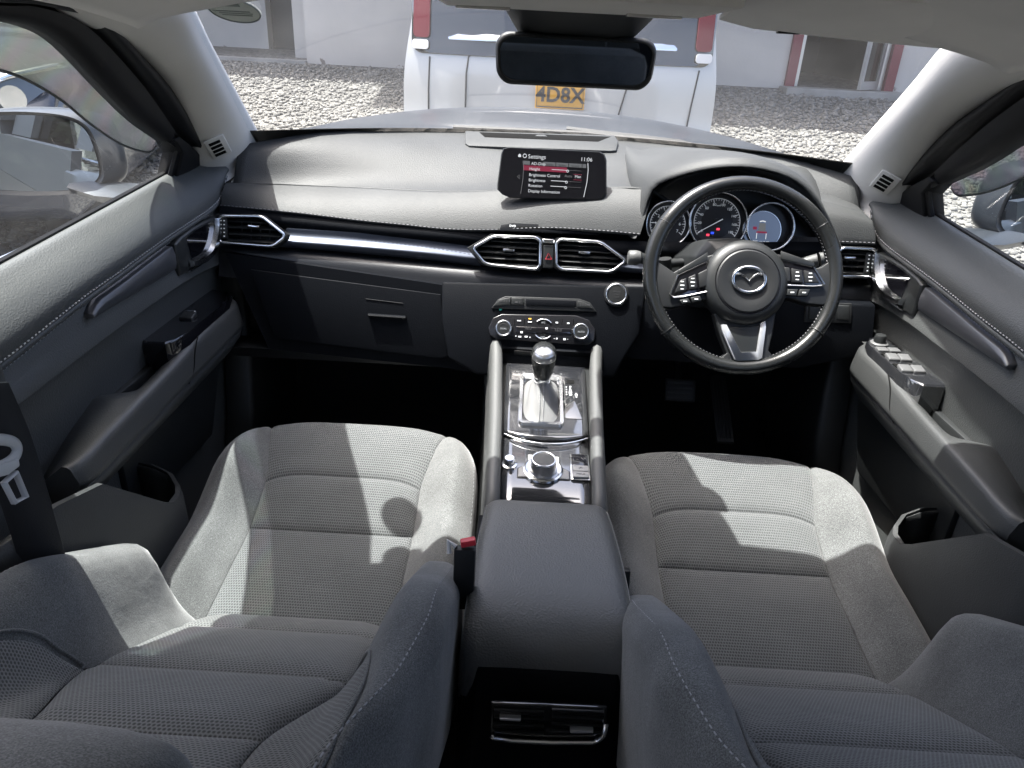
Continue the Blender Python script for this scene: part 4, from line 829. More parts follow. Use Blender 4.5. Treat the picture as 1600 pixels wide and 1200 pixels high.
def vent(poly, tab, nsl, side, name_lab=None, thumb=None, pl=VP):
    n = pl[1]; ps = [at(a, b, pl=pl) for a, b in poly]
    X = V((1, 0, 0)); Y = n.cross(X)
    pr = MB(); c = sum(ps, V())/len(ps)
    pr.loft([[p+n*.001+(c-p)*.03 for p in ps], [p-n*.012+(c-p)*.06 for p in ps], [p-n*.035+(c-p)*.12 for p in ps]], caps=False); pr.poly([p-n*.035+(c-p)*.12 for p in ps])
    root = pr.build('air_vent', M['black'], db)
    sur = MB(); sur.loft([[c+(p-c)*1.14-n*.006 for p in ps], [c+(p-c)*1.10+n*.002 for p in ps], [c+(p-c)*1.0+n*.003 for p in ps]], caps=False); sur.build('vent_surround', M['black'], root)
    fr = MB(); path = []
    m = len(ps)
    for i, p in enumerate(ps):
        a, b = ps[i-1], ps[(i+1) % m]; la, lb = (a-p).length, (b-p).length; r = min(.008, la*.3, lb*.3)
        path += [p+(a-p)/la*r, p+(a-p)/la*r*.35+(b-p)/lb*r*.35, p+(b-p)/lb*r]
    fr.tube([p+n*.004 for p in path], .0042, 8, closed=True, up=n, ry=.0036); fr.build('vent_frame', M['chrome'], root, smooth=180)
    # slats
    ys_ = [(p-c).dot(Y) for p in ps]; lo, hi = min(ys_), max(ys_)
    for k in range(nsl):
        yy = lo+(hi-lo)*(k+.75)/(nsl+.5); xs = []
        for i in range(m):
            a, b = ps[i-1], ps[i]; ya, yb = (a-c).dot(Y), (b-c).dot(Y)
            if (ya-yy)*(yb-yy) < 0: xs.append(lerp((a-c).dot(X), (b-c).dot(X), (yy-ya)/(yb-ya)))
        if len(xs) < 2: continue
        x0, x1 = min(xs)+.006, max(xs)-.006
        if thumb == 'l': x0 = max(x0, (at(*thumbx[0], pl=pl)-c).dot(X))
        f = Fr(c+X*((x0+x1)/2)+Y*yy-n*.006, X, Y*.92-n*.4 if False else (Y*.5-n*.87))
        MB().box((0, 0, 0), (x1-x0, .014, .0016), f).build('slat', M['dark'], root, bevel=.0005)
    vb = MB(); xs = [(p-c).dot(X) for p in ps]
    for k in range(1, 7):
        x = lerp(min(xs), max(xs), k/7); 
        if abs(x-(min(xs)+max(xs))/2) < .35*(max(xs)-min(xs)): vb.box((x, 0, -.022), (.0015, (hi-lo)*.75, .006), Fr(c, X, Y))
    vb.build('vane', M['dark'], root)
    t = at(*tab, pl=pl); f = Fr(t+n*.003, X, Y); MB().box((0, 0, 0), (.0245, .0055, .010), f).build('vent_tab', M['chrome'], root, bevel=.0015)
    if side:   # thumb wheel at one end
        f = Fr(at(*side, pl=pl)-n*.002, X, Y); MB().box((0, 0, 0), (.013, (hi-lo)*.72, .008), f).build('thumb_wheel', M['dark'], root, bevel=.002)
        dt = MB()
        for k in range(5): dt.box((0, -.016+.008*k, .0043), (.003, .0022, .001), f)
        dt.build('wheel_dots', M['white'], root)
    return root
vent([(344, 337), (403, 338), (412, 340), (445, 366), (444, 372), (427, 385), (347, 379), (343, 374)], (398, 354), 4, (351, 357))
vent([(738, 388), (771, 369), (836, 371), (844, 376), (844, 414), (838, 421), (768, 414), (757, 411)], (795, 391), 5, None)
vent([(869, 380), (876, 374), (938, 378), (975, 405), (975, 410), (955, 425), (878, 421), (869, 415)], (913, 395), 5, None)
vent([(1313, 387), (1362, 389), (1367, 393), (1365, 429), (1361, 433), (1309, 431), (1300, 408)], (1326, 403), 4, (1356, 411))
# hazard switch, disc slot
def patch(poly, pl, name, m, par, h=.003, inset=.002, bev=.0006):
    ps = [at(a, b, pl=pl) for a, b in poly]; n = pl[1]; c = sum(ps, V())/len(ps); r = max((p-c).length for p in ps); k = 1-inset/r
    return MB().loft([[p-n*.004 for p in ps], [p+n*(h*.7) for p in ps], [c+(p-c)*k+n*h for p in ps]]).build(name, m, par, bevel=bev)
patch([(848, 373), (866, 374), (866, 381), (848, 380)], VP, 'chrome_bridge', M['chrome'], db, .008)
hz = patch([(849, 382), (865, 383), (864, 420), (848, 419)], VP, 'hazard_switch', M['dark'], db, .006)
tp = [at(a, b, pl=VP)+VP[1]*.0075 for a, b in ((852, 405), (857, 396), (862, 405))]; MB().tube(tp, .0008, 5, closed=True).build('hazard_triangle', M['red'], hz)
SP = (V((0, 1.535, 1.05)), V((0, -1, .62)).normalized())
ds = patch([(783, 352), (800, 349), (920, 354), (938, 363), (935, 367), (780, 361)], SP, 'disc_slot_panel', M['dashlow'], db, .003)
patch([(808, 354), (908, 358), (907, 361), (807, 357)], SP, 'disc_slot', GR, ds, .0035)
patch([(912, 357), (926, 358), (926, 362), (911, 361)], SP, 'eject_button', M['black'], ds, .005)
text('DVD', Fr(at(801, 354, pl=SP)+SP[1]*.0035, (1, 0, 0), V((0, .62, 1))), .0065, M['white'], ds)
# glovebox and lower dash
GP = (V((0, 1.49, .955)), V((0, -1, .28)).normalized())
LP = (V((0, 1.505, .955)), V((0, -1, .28)).normalized())
lw = MB()
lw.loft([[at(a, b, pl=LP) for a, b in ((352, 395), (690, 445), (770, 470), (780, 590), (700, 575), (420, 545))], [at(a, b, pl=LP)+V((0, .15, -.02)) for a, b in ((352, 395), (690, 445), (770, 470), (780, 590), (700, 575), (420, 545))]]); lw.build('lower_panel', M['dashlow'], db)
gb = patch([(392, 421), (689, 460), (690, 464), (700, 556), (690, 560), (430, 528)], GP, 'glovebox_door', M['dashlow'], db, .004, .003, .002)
patch([(578, 468), (631, 475), (640, 482), (642, 508), (578, 499)], GP, 'handle_recess', M['black'], gb, .0025, .004)
hp = [at(a, b, pl=GP)+GP[1]*.009 for a, b in ((577, 492), (635, 496))]; MB().tube(hp, .006, 8, ry=.0045, up=GP[1]).build('glovebox_handle', M['dashlow'], gb)
MB().tube([at(a, b, pl=GP)+GP[1]*.004 for a, b in ((572, 467), (630, 474))], .0012, 6).build('recess_edge', M['dashlow'], gb)
MB().loft([[V((x, 1.46, .79)), V((x, 1.9, .74)), V((x, 1.9, .72)), V((x, 1.47, .765))] for x in (-.70, -.12)]).build('under_panel', M['black'], db)
MB().loft([[V((x, 1.47, .86)), V((x, 1.9, .78)), V((x, 1.9, .76)), V((x, 1.48, .835))] for x in (.12, .70)]).build('under_panel', M['black'], db)
rp = [at(a, b, y=1.47) for a, b in ((483, 530), (496, 530), (497, 536), (490, 540), (483, 537))]; MB().prism(rp, V((0, .02, 0))).build('fuse_tag', M['red'], db, bevel=.001)
# right-hand lower panel under the meters with switch bank
rl = MB(); ol = [V((x, y, z)) for x, y, z in ((.13, 1.475, .95), (.70, 1.49, .955), (.70, 1.45, .86), (.55, 1.44, .82), (.2, 1.44, .82), (.13, 1.45, .84))]; rl.loft([ol, [p+V((0, .12, 0)) for p in ol]]); rl.build('lower_panel', M['dashlow'], db, bevel=.006)
RP = (V((0, 1.478, .93)), V((0, -1, .30)).normalized())
sw = patch([(1258, 472), (1330, 474), (1329, 505), (1255, 503)], RP, 'switch_bank', M['black'], db, .006)
for x in (1262, 1284, 1306): patch([(x, 476), (x+19, 477), (x+18, 500), (x-1, 499)], RP, 'switch', M['dark'], sw, .009)
# right dash end pad beyond the meters
ep = []
for a, b, c in (((1268, 312), (1288, 345), (1308, 378)), ((1300, 318), (1318, 345), (1330, 379)), ((1335, 328), (1350, 350), (1358, 380)), ((1352, 334), (1364, 352), (1368, 381))):
    p, q_, r_ = at(*a, y=1.60), at(*b, y=1.57), at(*c, y=1.548); ep.append([p+V((0, .10, .012)), p+V((0, .012, .002)), p, p.lerp(q_, .5)+V((0, -.004, .003)), q_+V((0, -.005, .002)), r_, r_+V((0, .006, -.006))])
MB().grid(ep, 3, 2).build('end_pad', M['dash'], db, smooth=180)
dashes([q[5]+V((0, -.002, .002)) for q in ep], (0, 0, 0), 'stitching', db)
# head-up display flap set in the top
HP = (V((0, 1.72, 1.1445)), V((0, -.29, .957)).normalized())
hp_ = patch([(727, 207), (960, 214), (966, 222), (963, 237), (955, 238), (733, 230), (727, 226)], (HP[0]+HP[1]*.010, HP[1]), 'display_flap', M['dash'], db, .004, .002, .001)
patch([(748, 209), (955, 216), (935, 224), (757, 217)], (HP[0]+HP[1]*.010, HP[1]), 'flap_slot', GR, hp_, .0045)
patch([(838, 214), (852, 214), (856, 217), (835, 216)], (HP[0]+HP[1]*.010, HP[1]), 'slot_catch', M['dash'], hp_, .006)
# ------------------------------------------------------------------ infotainment display
di = empty('infotainment_display', 'black tablet style screen standing on the dashboard showing a settings menu', 'screen', (.01, 1.6, 1.12))
DPL = (V((0, 1.585, 1.165)), V((0, -1, .26)).normalized())
dn = DPL[1]
do = [(786, 232), (794, 230), (938, 237), (945, 241), (948, 250), (948, 302), (942, 311), (932, 313), (797, 309), (785, 304), (777, 296), (777, 288), (783, 240)]
ps = [at(a, b, pl=DPL) for a, b in do]; dc = sum(ps, V())/len(ps)
MB().loft([[dc+(p-dc)*.9-dn*.018 for p in ps], [dc+(p-dc)*.995-dn*.012 for p in ps], [p-dn*.002 for p in ps], [dc+(p-dc)*.985+dn*.0005 for p in ps], [dc+(p-dc)*.972+dn*.0005 for p in ps]]).build('housing', M['black'], di, smooth=50)
MB().loft([[dc+(p-dc)*.974-dn*.001 for p in ps], [dc+(p-dc)*.972+dn*.0012 for p in ps]]).build('screen_glass', M['glossclean'], di)
MB().loft([[V((x, 1.605, 1.155)), V((x, 1.66, 1.15)), V((x, 1.66, 1.09)), V((x, 1.60, 1.10))] for x in (-.07, .09)]).build('foot', M['black'], di, bevel=.006)
DX = (at(905, 272, pl=DPL)-at(820, 268, pl=DPL)).normalized(); DY = dn.cross(DX)
D0 = at(810, 240, pl=DPL)+dn*.0016
def dl(px, py, h=0): return at(px, py, pl=(DPL[0]+dn*(.0014+h), dn))
def drect(x0, y0, x1, y1, m, nm='menu_bar', h=.0002):   # corners follow the tilt of the screen in the picture
    sk = (y1-y0)*-.04
    q = MB(); sl_ = 7.5/130
    f = lambda x, y: dl(x-(y-260)*.055*0, y+(x-862)*sl_, h)
    q.prism([f(x0, y0), f(x0, y1), f(x1, y1), f(x1, y0)][::-1], dn*.0003); return q.build(nm, m, di)
def dtext(s, px, py, size, m=None, align='LEFT'):
    return text(s, Fr(dl(px, py+(px-862)*(7.5/130)*0, .0006), DX, DY), size, m or M['scr'], di, 'menu_text', align, .0001)
KX = .00141     # metres per picture pixel on the screen
dtext('Settings', 825, 244.5, 8.5*KX); dtext('11:06', 907, 249, 8*KX)
gq = MB(); gc = Fr(dl(820, 243.5, .0006), DX, DY); gq.tube([gc(.0036*math.cos(k*math.pi/8), .0036*math.sin(k*math.pi/8)) for k in range(16)], .0007, 5, closed=True); gq.build('settings_icon', M['scr'], di)
hm_ = MB(); hc_ = Fr(dl(812, 243, .0006), DX, DY); hm_.prism([hc_(x, y) for x, y in ((-.003, -.003), (.003, -.003), (.003, .001), (0, .004), (-.003, .001))], dn*.0003); hm_.build('home_icon', M['scr'], di)
drect(818, 253.5, 828, 259.5, M['scrtab']); drect(848, 253.5, 868, 259.5, M['scrtab']); drect(869, 253.5, 888, 259.5, M['scrtab']); drect(889, 253.5, 909, 259.5, M['scrtab']); drect(910, 253.5, 916, 259.5, M['scrtab'])
drect(818, 260.5, 886, 268.5, M['scrred'])
dtext('AD-Disp', 830, 255.5, 6*KX)
for s_, x, y in (('Display', 858, 257.3), ('Safety', 878.5, 258.5), ('Sound', 899, 259.7)): dtext(s_, x, y, 4.6*KX, M['dial'], 'CENTER')
for s_, y in (('Height', 263.5), ('Brightness Control', 272.8), ('Brightness', 281), ('Rotation', 289.5), ('Display Information', 298)): dtext(s_, 827-(y-263)*.06, y+.3, 6*KX)
dtext('Auto', 882, 275, 5.6*KX, M['scrdim']); dtext('Man', 898, 276, 5.6*KX)
drect(896, 270, 909, 270.8, M['scrred']); drect(896, 278.4, 909, 279.2, M['scrred'])
for y, x0, x1 in ((264.3, 862, 887), (281.8, 861, 885), (290.4, 860, 884)):
    drect(x0, y, x1, y+.9, M['scr']); q = MB(); f = Fr(dl(x1, y+1.6+(x1-862)*.058, .0006), DX, DY); q.tube([f(.0022*math.cos(k*math.pi/6), .0022*math.sin(k*math.pi/6)) for k in range(12)], .0006, 5, closed=True); q.build('slider_knob', M['scr'], di)
    drect(x1+2, y+.1, 908, y+.5, M['scrdim'])
MB().tube([dl(a, b, .0005) for a, b in ((817, 251), (818, 262), (817, 280), (813.5, 303))], .0006, 5).build('menu_edge', M['scrdim'], di); MB().tube([dl(a, b, .0005) for a, b in ((918.5, 255), (919, 266), (917, 285), (912, 308))], .0007, 5).build('menu_edge', M['scr'], di)
MB().tube([dl(a, b, .0005) for a, b in ((812, 273), (808, 276), (812, 279.5), (811, 276.5))], .0006, 5, closed=True).build('back_arrow', M['scrdim'], di)
# ------------------------------------------------------------------ meter hood and instruments
lip = [at(995, 372, y=1.525), at(1003, 350, y=1.54), at(1021, 297, y=1.55), at(1059, 277, y=1.525), at(1116, 264, y=1.50), at(1175, 263, y=1.485), at(1229, 277, y=1.485), at(1262, 302, y=1.495), at(1290, 345, y=1.515), at(1309, 387, y=1.53)]
ih = empty('instrument_cluster', 'three round instrument dials under a curved grey hood', 'instrument cluster', (.37, 1.55, 1.1))
rows = []
C0 = V((.37, 1.55, 1.08))
for i, p in enumerate(lip):
    o_ = (p-C0); o_.y = 0; o_.normalize(); fl = sstep((p.z-1.06)/.10)
    bz = lambda y: ztop(p.x, y)
    y3, y4 = 1.70, min(1.86, yfar(p.x)-.02)
    top = p+o_*.012
    k = sstep((p.z-1.08)/.08)
    r3 = V((top.x+o_.x*.02, y3, max(bz(y3)-.004, lerp(bz(y3), top.z+.012, .75*k)))) if k > .05 else V((top.x, 1.60, top.z))
    r4 = V((top.x+o_.x*.03, y4, max(bz(y4)-.006, lerp(bz(y4)-.006, top.z, .3*k)))) if k > .05 else V((top.x, 1.64, top.z))
    rows.append([p+V((0, .05, 0))-o_*.004, p+V((0, .004, 0)), p+o_*.004+V((0, -.002, 0)), top+V((0, .008, 0)), p+o_*.016+V((0, .04, .002*k)), r3, r4])
MB().grid(rows, 3, 3).build('hood', M['dash'], ih, smooth=180)
inn = []
for p in lip:
    o_ = p-C0; o_.y = 0; inn.append([p+V((0, .004, 0)), C0+V((o_.x*.97, p.y-1.55+.03, o_.z*.96)), C0+V((o_.x*.90, .055, o_.z*.86)), C0+V((o_.x*.85, .06, o_.z*.8))])
MB().grid(inn, 3, 1).build('hood_lining', M['black'], ih, smooth=180)
CN = V((0, -1, .30)).normalized(); CP = (V((.37, 1.568, 1.08)), CN)
MB().loft([[C0+V(((p-C0).x*.92, .060+((p-C0).z)*.3, (p-C0).z*.92)) for p in lip], [C0+V(((p-C0).x*.92, .075+((p-C0).z)*.3, (p-C0).z*.92)) for p in lip]]).build('backing', M['dial'], ih)
def cpt(px, py, h=0): return at(px, py, pl=(CP[0]+CN*h, CN))
CX = V((1, 0, 0)); CY = CN.cross(CX)
def dial(px, py, r, ring=True, rh=.012, rw=.0022):
    f = Fr(cpt(px, py, .0), CX, CY); o = MB().lathe([(r, -.002), (r, .0008)], f, 48).build('gauge', M['dial'], ih)
    MB().tube([f(r*math.cos(k*math.pi/32), r*math.sin(k*math.pi/32), rh) for k in range(64)], rw, 6, closed=True).build('gauge_ring', M['chrome'], o, smooth=180)
    MB().lathe([(r*.985, .0), (r*1.0, rh)], f, 48, cap=False).build('gauge_wall', M['black'], o)
    return o, f
def ticks(f, par, r0, r1, a0, a1, n, w_=.0009, big=None):
    q = MB()
    for k in range(n+1):
        a = rad(lerp(a0, a1, k/n)); rr = r0 if not big or k % big == 0 else lerp(r0, r1, .55)
        d = V((math.cos(a), math.sin(a), 0)); c = (rr+r1)/2
        q.box((0, 0, 0), (r1-rr, w_ if (not big or k % big == 0) else w_*.6, .0004), Fr(f(d.x*c, d.y*c, .0016), f.X*d.x+f.Y*d.y, -f.X*d.y+f.Y*d.x))
    q.build('scale_marks', M['white'], par)
k2 = 1.0/740   # metres per pixel here
o, f = dial(1120, 347, .0605, rh=.014); MB().lathe([(.031, .0014), (.033, .001)], f, 40).build('dial_centre', M['dial'], o)
q = MB(); q.lathe([(.0475, .0009), (.0335, .0012)], f, 48, cap=False); q.build('scale_band', M['dialgrey'], o)
MB().tube([f(.0485*math.cos(rad(a)), .0485*math.sin(rad(a)), .0016) for a in range(-36, 217, 6)], .0006, 5).build('scale_arc', M['white'], o)
ticks(f, o, .040, .0475, 213, -33, 36, .0012, 4)
for i in range(10):
    a = rad(lerp(213, -33, i/9)); text(str(i*20), Fr(f(.0365*math.cos(a), .0365*math.sin(a), .0018), f.X, f.Y), .0075, M['white'], o, 'numeral')
text('km/h', Fr(f(.0, .034, .0018), f.X, f.Y), .004, M['white'], o, 'numeral')
a = rad(211); MB().tube([f(-.012*math.cos(a), -.012*math.sin(a), .007), f(.046*math.cos(a), .046*math.sin(a), .007)], [.0012, .0006], 6).build('needle', M['white'], o)
MB().lathe([(.008, .002), (.0075, .006), (0, .006)], f, 20).build('needle_hub', M['black'], o)
for px, py, m in ((1122, 358, 'warnred'), (1113, 364, 'warnblue'), (1106, 367, 'warnred')):
    g_ = Fr(cpt(px, py, .003), CX, CY); MB().box((0, 0, 0), (.0065, .0045, .0004), g_).build('warning_lamp', M[m], o, bevel=.0001)
o, f = dial(1043, 350, .0465, rh=.010)
MB().tube([f(.037*math.cos(rad(a)), .037*math.sin(rad(a)), .0016) for a in range(-36, 217, 6)], .0005, 5).build('scale_arc', M['white'], o); ticks(f, o, .030, .0365, 213, -33, 28, .0011, 4)
for i in range(8):
    a = rad(lerp(213, -33, i/7)); text(str(i), Fr(f(.0255*math.cos(a), .0255*math.sin(a), .0018), f.X, f.Y), .0085, M['white'], o, 'numeral')
a = rad(lerp(213, -33, 1/7)); MB().tube([f(0, 0, .006), f(.035*math.cos(a), .035*math.sin(a), .006)], [.0011, .0006], 6).build('needle', M['white'], o)
text('x1000r/min', Fr(f(0, .012, .0018), f.X, f.Y), .0035, M['white'], o, 'numeral')
o, f = dial(1199, 355, .049, rh=.022, rw=.0026)
f2 = Fr(cpt(1190, 360, .002), CX, CY); MB().lathe([(.0395, 0), (.0395, .001)], f2, 44).build('display_face', M['lcd'], o); MB().tube([f2(.040*math.cos(k*math.pi/28), .040*math.sin(k*math.pi/28), .0015) for k in range(56)], .0011, 6, closed=True).build('display_ring', M['chrome'], o)
sc2 = MB(); sc2.tube([f2(x, y, .0016) for x, y in ((-.010, -.006), (-.010, -.018))], .0007, 5); sc2.tube([f2(x, y, .0016) for x, y in ((.010, -.006), (.010, -.018))], .0007, 5); sc2.tube([f2(x, y, .0016) for x, y in ((-.006, .018), (0, .0195), (.006, .018))], .0012, 5); sc2.build('seat_symbol', M['scr'], o)
q = MB(); q.prism([f2(x, y, .0014) for x, y in ((-.008, -.002), (.008, -.002), (.0065, .015), (-.0065, .015))], CN*.0003); q.build('seat_symbol', M['scrtab'], o)
q = MB(); q.box((0, -.004, .0016), (.022, .0035, .0003), f2); q.box((-.015, .004, .0016), (.008, .006, .0003), f2); q.build('belt_symbol', M['scrred'], o)
text('25°C', Fr(f2(-.013, -.024, .0016), CX, CY), .0065, M['scr'], o, 'readout'); text('111547km', Fr(f2(.011, -.0245, .0016), CX, CY), .0065, M['scr'], o, 'readout'); text('P 804km', Fr(f2(.002, -.0315, .0016), CX, CY), .005, M['scr'], o, 'readout')
# ------------------------------------------------------------------ steering wheel
WC = at(1160, 430, y=1.37); TL = rad(27); WS = 1.055
_X, _Y = V((1, 0, 0)), V((0, math.sin(TL), math.cos(TL))); RW = rad(2.2)
WF = Fr(WC, _X*math.cos(RW)+_Y*math.sin(RW), _Y*math.cos(RW)-_X*math.sin(RW)); WN = WF.Z
wh = empty('steering_wheel', 'black leather steering wheel with winged badge and silver lower spoke', 'steering wheel', WC)
def wl(px, py, h=0): return at(px, py, pl=(WC+WN*h, WN))
rim = MB(); N_ = 96; secs = []
for i in range(N_):
    a = 2*math.pi*i/N_; d = V((math.cos(a), math.sin(a)))
    fat = 1+.10*math.exp(-((math.degrees(a)-150)/22)**2)+.10*math.exp(-((math.degrees(a)-30)/22)**2)
    secs.append([WF(d.x*(.1763+.0138*fat*math.cos(b)), d.y*(.1763+.0138*fat*math.cos(b)), .0155*fat*math.sin(b)) for b in [2*math.pi*k/14 for k in range(14)]])
rim.loft(secs, loop=True); rm_ = rim.build('rim', M['leather'], wh, smooth=180)
for a in (33, 147, 217, 323):
    a = rad(a); d = V((math.cos(a), math.sin(a))); sm = MB()
    sm.tube([WF(d.x*(.1763+.0140*1.04*math.cos(b)), d.y*(.1763+.0140*1.04*math.cos(b)), .0158*1.04*math.sin(b)) for b in [2*math.pi*k/20 for k in range(20)]], .0011, 5, closed=True); sm.build('rim_seam', M['black'], rm_)
st = MB()
for i in range(150):
    a = 2*math.pi*(i+.2)/150; b2 = 2*math.pi*(i+.7)/150; st.tube([WF(.1620*math.cos(a), .1620*math.sin(a), .004), WF(.1620*math.cos(b2), .1620*math.sin(b2), .001)], .0008, 4)
kind(st.build('rim_stitching', M['threaddark'], rm_), 'stuff')
HB = V((.004, -.0148))
hf = Fr(WF(HB.x, HB.y, 0), WF.X, WF.Y)
LS = lambda prof: [(r*WS, h*WS) for r, h in prof]
MB().lathe(LS([(.060, -.05), (.076, -.02), (.0775, .002), (.074, .012), (.066, .018), (.0575, .0205)]), hf, 56).build('hub', M['dark'], wh, smooth=180)
MB().lathe(LS([(.0565, .017), (.0565, .0205), (.054, .0222), (.040, .0225), (.037, .0215), (0, .0225)]), hf, 56).build('airbag_cover', M['black'], wh, smooth=30)
MB().lathe(LS([(.0585, .0195), (.0585, .0206), (.0567, .0206), (.0567, .0195)]), hf, 56, cap=False).build('cover_gap', M['glossclean'], wh)
em = MB(); ef = Fr(hf(.001, .003, .0248), WF.X, WF.Y)
ov = [(.0302*math.cos(a), .0233*math.sin(a)-(.001 if math.sin(a) < 0 else 0)) for a in [2*math.pi*k/40 for k in range(40)]]
em.tube([ef(x, y, .001) for x, y in ov], .0022, 8, closed=True, up=WN, ry=.0030)
emo = em.build('badge', M['chrome'], wh, smooth=180)
vg = MB(); wing = catmull([V((-.0245, .0095, 0)), V((-.017, .0105, 0)), V((-.009, .0065, 0)), V((-.003, .0005, 0)), V((0, -.0035, 0))], 5); vg.loft([[ef(p.x, p.y+w_, .001+h_) for w_, h_ in ((-.0022, 0), (0, .0022), (.0022, 0), (0, -.001))] for p in wing]); vg.loft([[ef(-p.x, p.y+w_, .001+h_) for w_, h_ in ((-.0022, 0), (0, .0022), (.0022, 0), (0, -.001))] for p in wing])
vg.build('badge_wing', M['chrome'], emo, smooth=60)
# upper arms between hub and rim, with control pads
def wplate(poly, name, m, par, h0, h1, bev=.002, inset=.003):
    ps = [wl(*p) for p in poly]; c = sum(ps, V())/len(ps); r = max((p-c).length for p in ps); k = 1-inset/r
    return MB().loft([[p+WN*h0 for p in ps], [p+WN*(h1-.002) for p in ps], [c+(p-c)*k+WN*h1 for p in ps]]).build(name, m, par, bevel=bev)
for poly, pad, keys, low in (
    ([(1014, 430), (1024, 408), (1040, 418), (1052, 426), (1088, 405), (1125, 395), (1130, 470), (1098, 468), (1060, 480), (1045, 482), (1030, 480), (1012, 460)],
     [(1045, 461), (1057, 431), (1103, 409), (1107, 456), (1064, 465), (1050, 466)],
     ([(1052, 459), (1060, 440), (1070, 436), (1071, 455)], [(1073, 435), (1084, 430), (1087, 452), (1074, 454)], [(1088, 429), (1102, 422), (1106, 448), (1090, 451)]), ([(1059, 470), (1074, 467), (1077, 474), (1063, 477)], [(1076, 466), (1092, 463), (1095, 471), (1079, 474)])),
    ([(1307, 428), (1296, 408), (1282, 418), (1272, 420), (1235, 402), (1200, 395), (1200, 470), (1230, 466), (1262, 476), (1285, 478), (1300, 472), (1309, 455)],
     [(1284, 446), (1268, 419), (1216, 407), (1221, 447), (1265, 449), (1280, 448)],
     ([(1221, 419), (1230, 420), (1231, 442), (1223, 442)], [(1232, 421), (1249, 424), (1251, 444), (1233, 443)], [(1252, 424), (1265, 427), (1276, 444), (1253, 444)]), ([(1227, 453), (1244, 453), (1241, 464), (1225, 463)], [(1246, 453), (1263, 453), (1258, 464), (1243, 464)]))):
    wplate(poly, 'spoke', M['black'], wh, -.022, .006, .004, .004)
    pd = wplate(pad, 'control_pad', M['glossclean'], wh, .0, .011, .001)
    ps = [wl(*p)+WN*.0115 for p in pad]; fr = MB(); fr.tube(ps[:2]+[], .0018, 6); fr.tube([ps[4], ps[5], ps[0], ps[1]] if poly[0][0] < 1100 else [ps[3], ps[4], ps[5], ps[0], ps[1]], .0020, 6); fr.tube([ps[3], ps[4]], .0018, 6); fr.build('chrome_edge', M['chrome'], pd)
    up = [wl(*p)+WN*.010 for p in ((pad[1], pad[2]) if True else 0)]; ed = MB(); a, b = up; uu = WF.Y*.016; ed.loft([[a, b, b+uu, a+uu*.55], [q+WN*.004 for q in (a, b, b+uu, a+uu*.55)]]); ed.build('arm_cover', M['dark'], wh, bevel=.0015)
    for i, k in enumerate(keys):
        kk = wplate(k, 'control_button', M['black'], pd, .008, .0145, .0008, .001); c = sum((wl(*p) for p in k), V())/4
        if i != (2 if poly[0][0] < 1100 else 0):
            tm = MB()
            for j, (w_, h_) in enumerate(((.006, .0018), (.008, .002), (.006, .0016))): tm.box((0, .007-.007*j, .0148), (w_, h_, .0004), Fr(c, WF.X, WF.Y))
            tm.build('button_mark', M['white'], kk)
    for k in low:
        kk = wplate(k, 'phone_button', M['dark'], wh, .0, .012, .001, .0015); c = sum((wl(*p) for p in k), V())/4; tm = MB(); tm.box((0, 0, .0124), (.007, .002, .0004), Fr(c, WF.X, WF.Y)); tm.build('button_mark', M['white'], kk)
lo_ = [(1115, 490), (1212, 485), (1207, 520), (1200, 548), (1210, 560), (1196, 574), (1138, 575), (1120, 563), (1135, 552), (1124, 525)]
wplate(lo_, 'spoke', M['black'], wh, -.02, .004, .004, .004)
wplate([(1136, 512), (1187, 508), (1181, 552), (1150, 553)], 'spoke_recess', M['dark'], wh, 0, .006, .001)
sv = MB()
Ao = [(1125, 508), (1133, 508), (1155, 551), (1180, 550), (1186, 506), (1193, 502), (1194, 512), (1188, 560), (1182, 563), (1150, 564), (1145, 562), (1126, 518)]
ao = [wl(*p) for p in Ao]
for ii in ((0, 1, 2, 9, 10, 11), (2, 3, 8, 9), (3, 4, 5, 6, 7, 8)):
    sv.prism([ao[i]+WN*.003 for i in ii], WN*.008)
sv.build('silver_insert', M['silver'], wh, bevel=.0008)
# column shroud and stalks
co = empty('steering_column', 'steering column shroud with light and wiper stalks', 'steering column', (.352, 1.42, 1.02))
cs = []
for y, hw, zt, zb in ((1.41, .050, 1.065, .965), (1.44, .075, 1.085, .945), (1.49, .095, 1.07, .93), (1.54, .10, 1.05, .93)):
    cs.append([V((.37+x*hw, y, lerp(zb, zt, z))) for x, z in ((-.7, 1), (0, 1.04), (.7, 1), (1, .75), (1, .3), (.7, 0), (-.7, 0), (-1, .3), (-1, .75))])
MB().loft(catrows(cs, 3)).build('shroud', M['dark'], co, bevel=.004, smooth=60)
def stalk(pts, rr, m, nm): return MB().tube(pts, rr, 14).build(nm, m, co, smooth=50)
a, b = at(985, 402, y=1.46), at(1040, 412, y=1.475)
stalk([V((.31, 1.48, 1.03)), b, a+V((.018, 0, 0))], [.008, .010, .0115], M['dark'], 'light_stalk'); stalk([a+V((.020, 0, .0005)), a+V((.012, 0, 0)), a+V((-.002, 0, -.001)), a+V((-.005, 0, -.001))], [.0125, .015, .015, .012], M['railp'], 'stalk_knob')
stalk([at(1040, 425, y=1.445), at(1039, 404, y=1.445)], [.011, .013], M['black'], 'stalk_switch')
stalk([V((.43, 1.48, 1.03)), at(1250, 412, y=1.475), at(1278, 406, y=1.465)], [.008, .011, .013], M['railp'], 'wiper_stalk'); stalk([at(1281, 405, y=1.464), at(1290, 403, y=1.463)], [.0135, .012], M['railp'], 'stalk_knob')
lv = at(1105, 505, y=1.38)
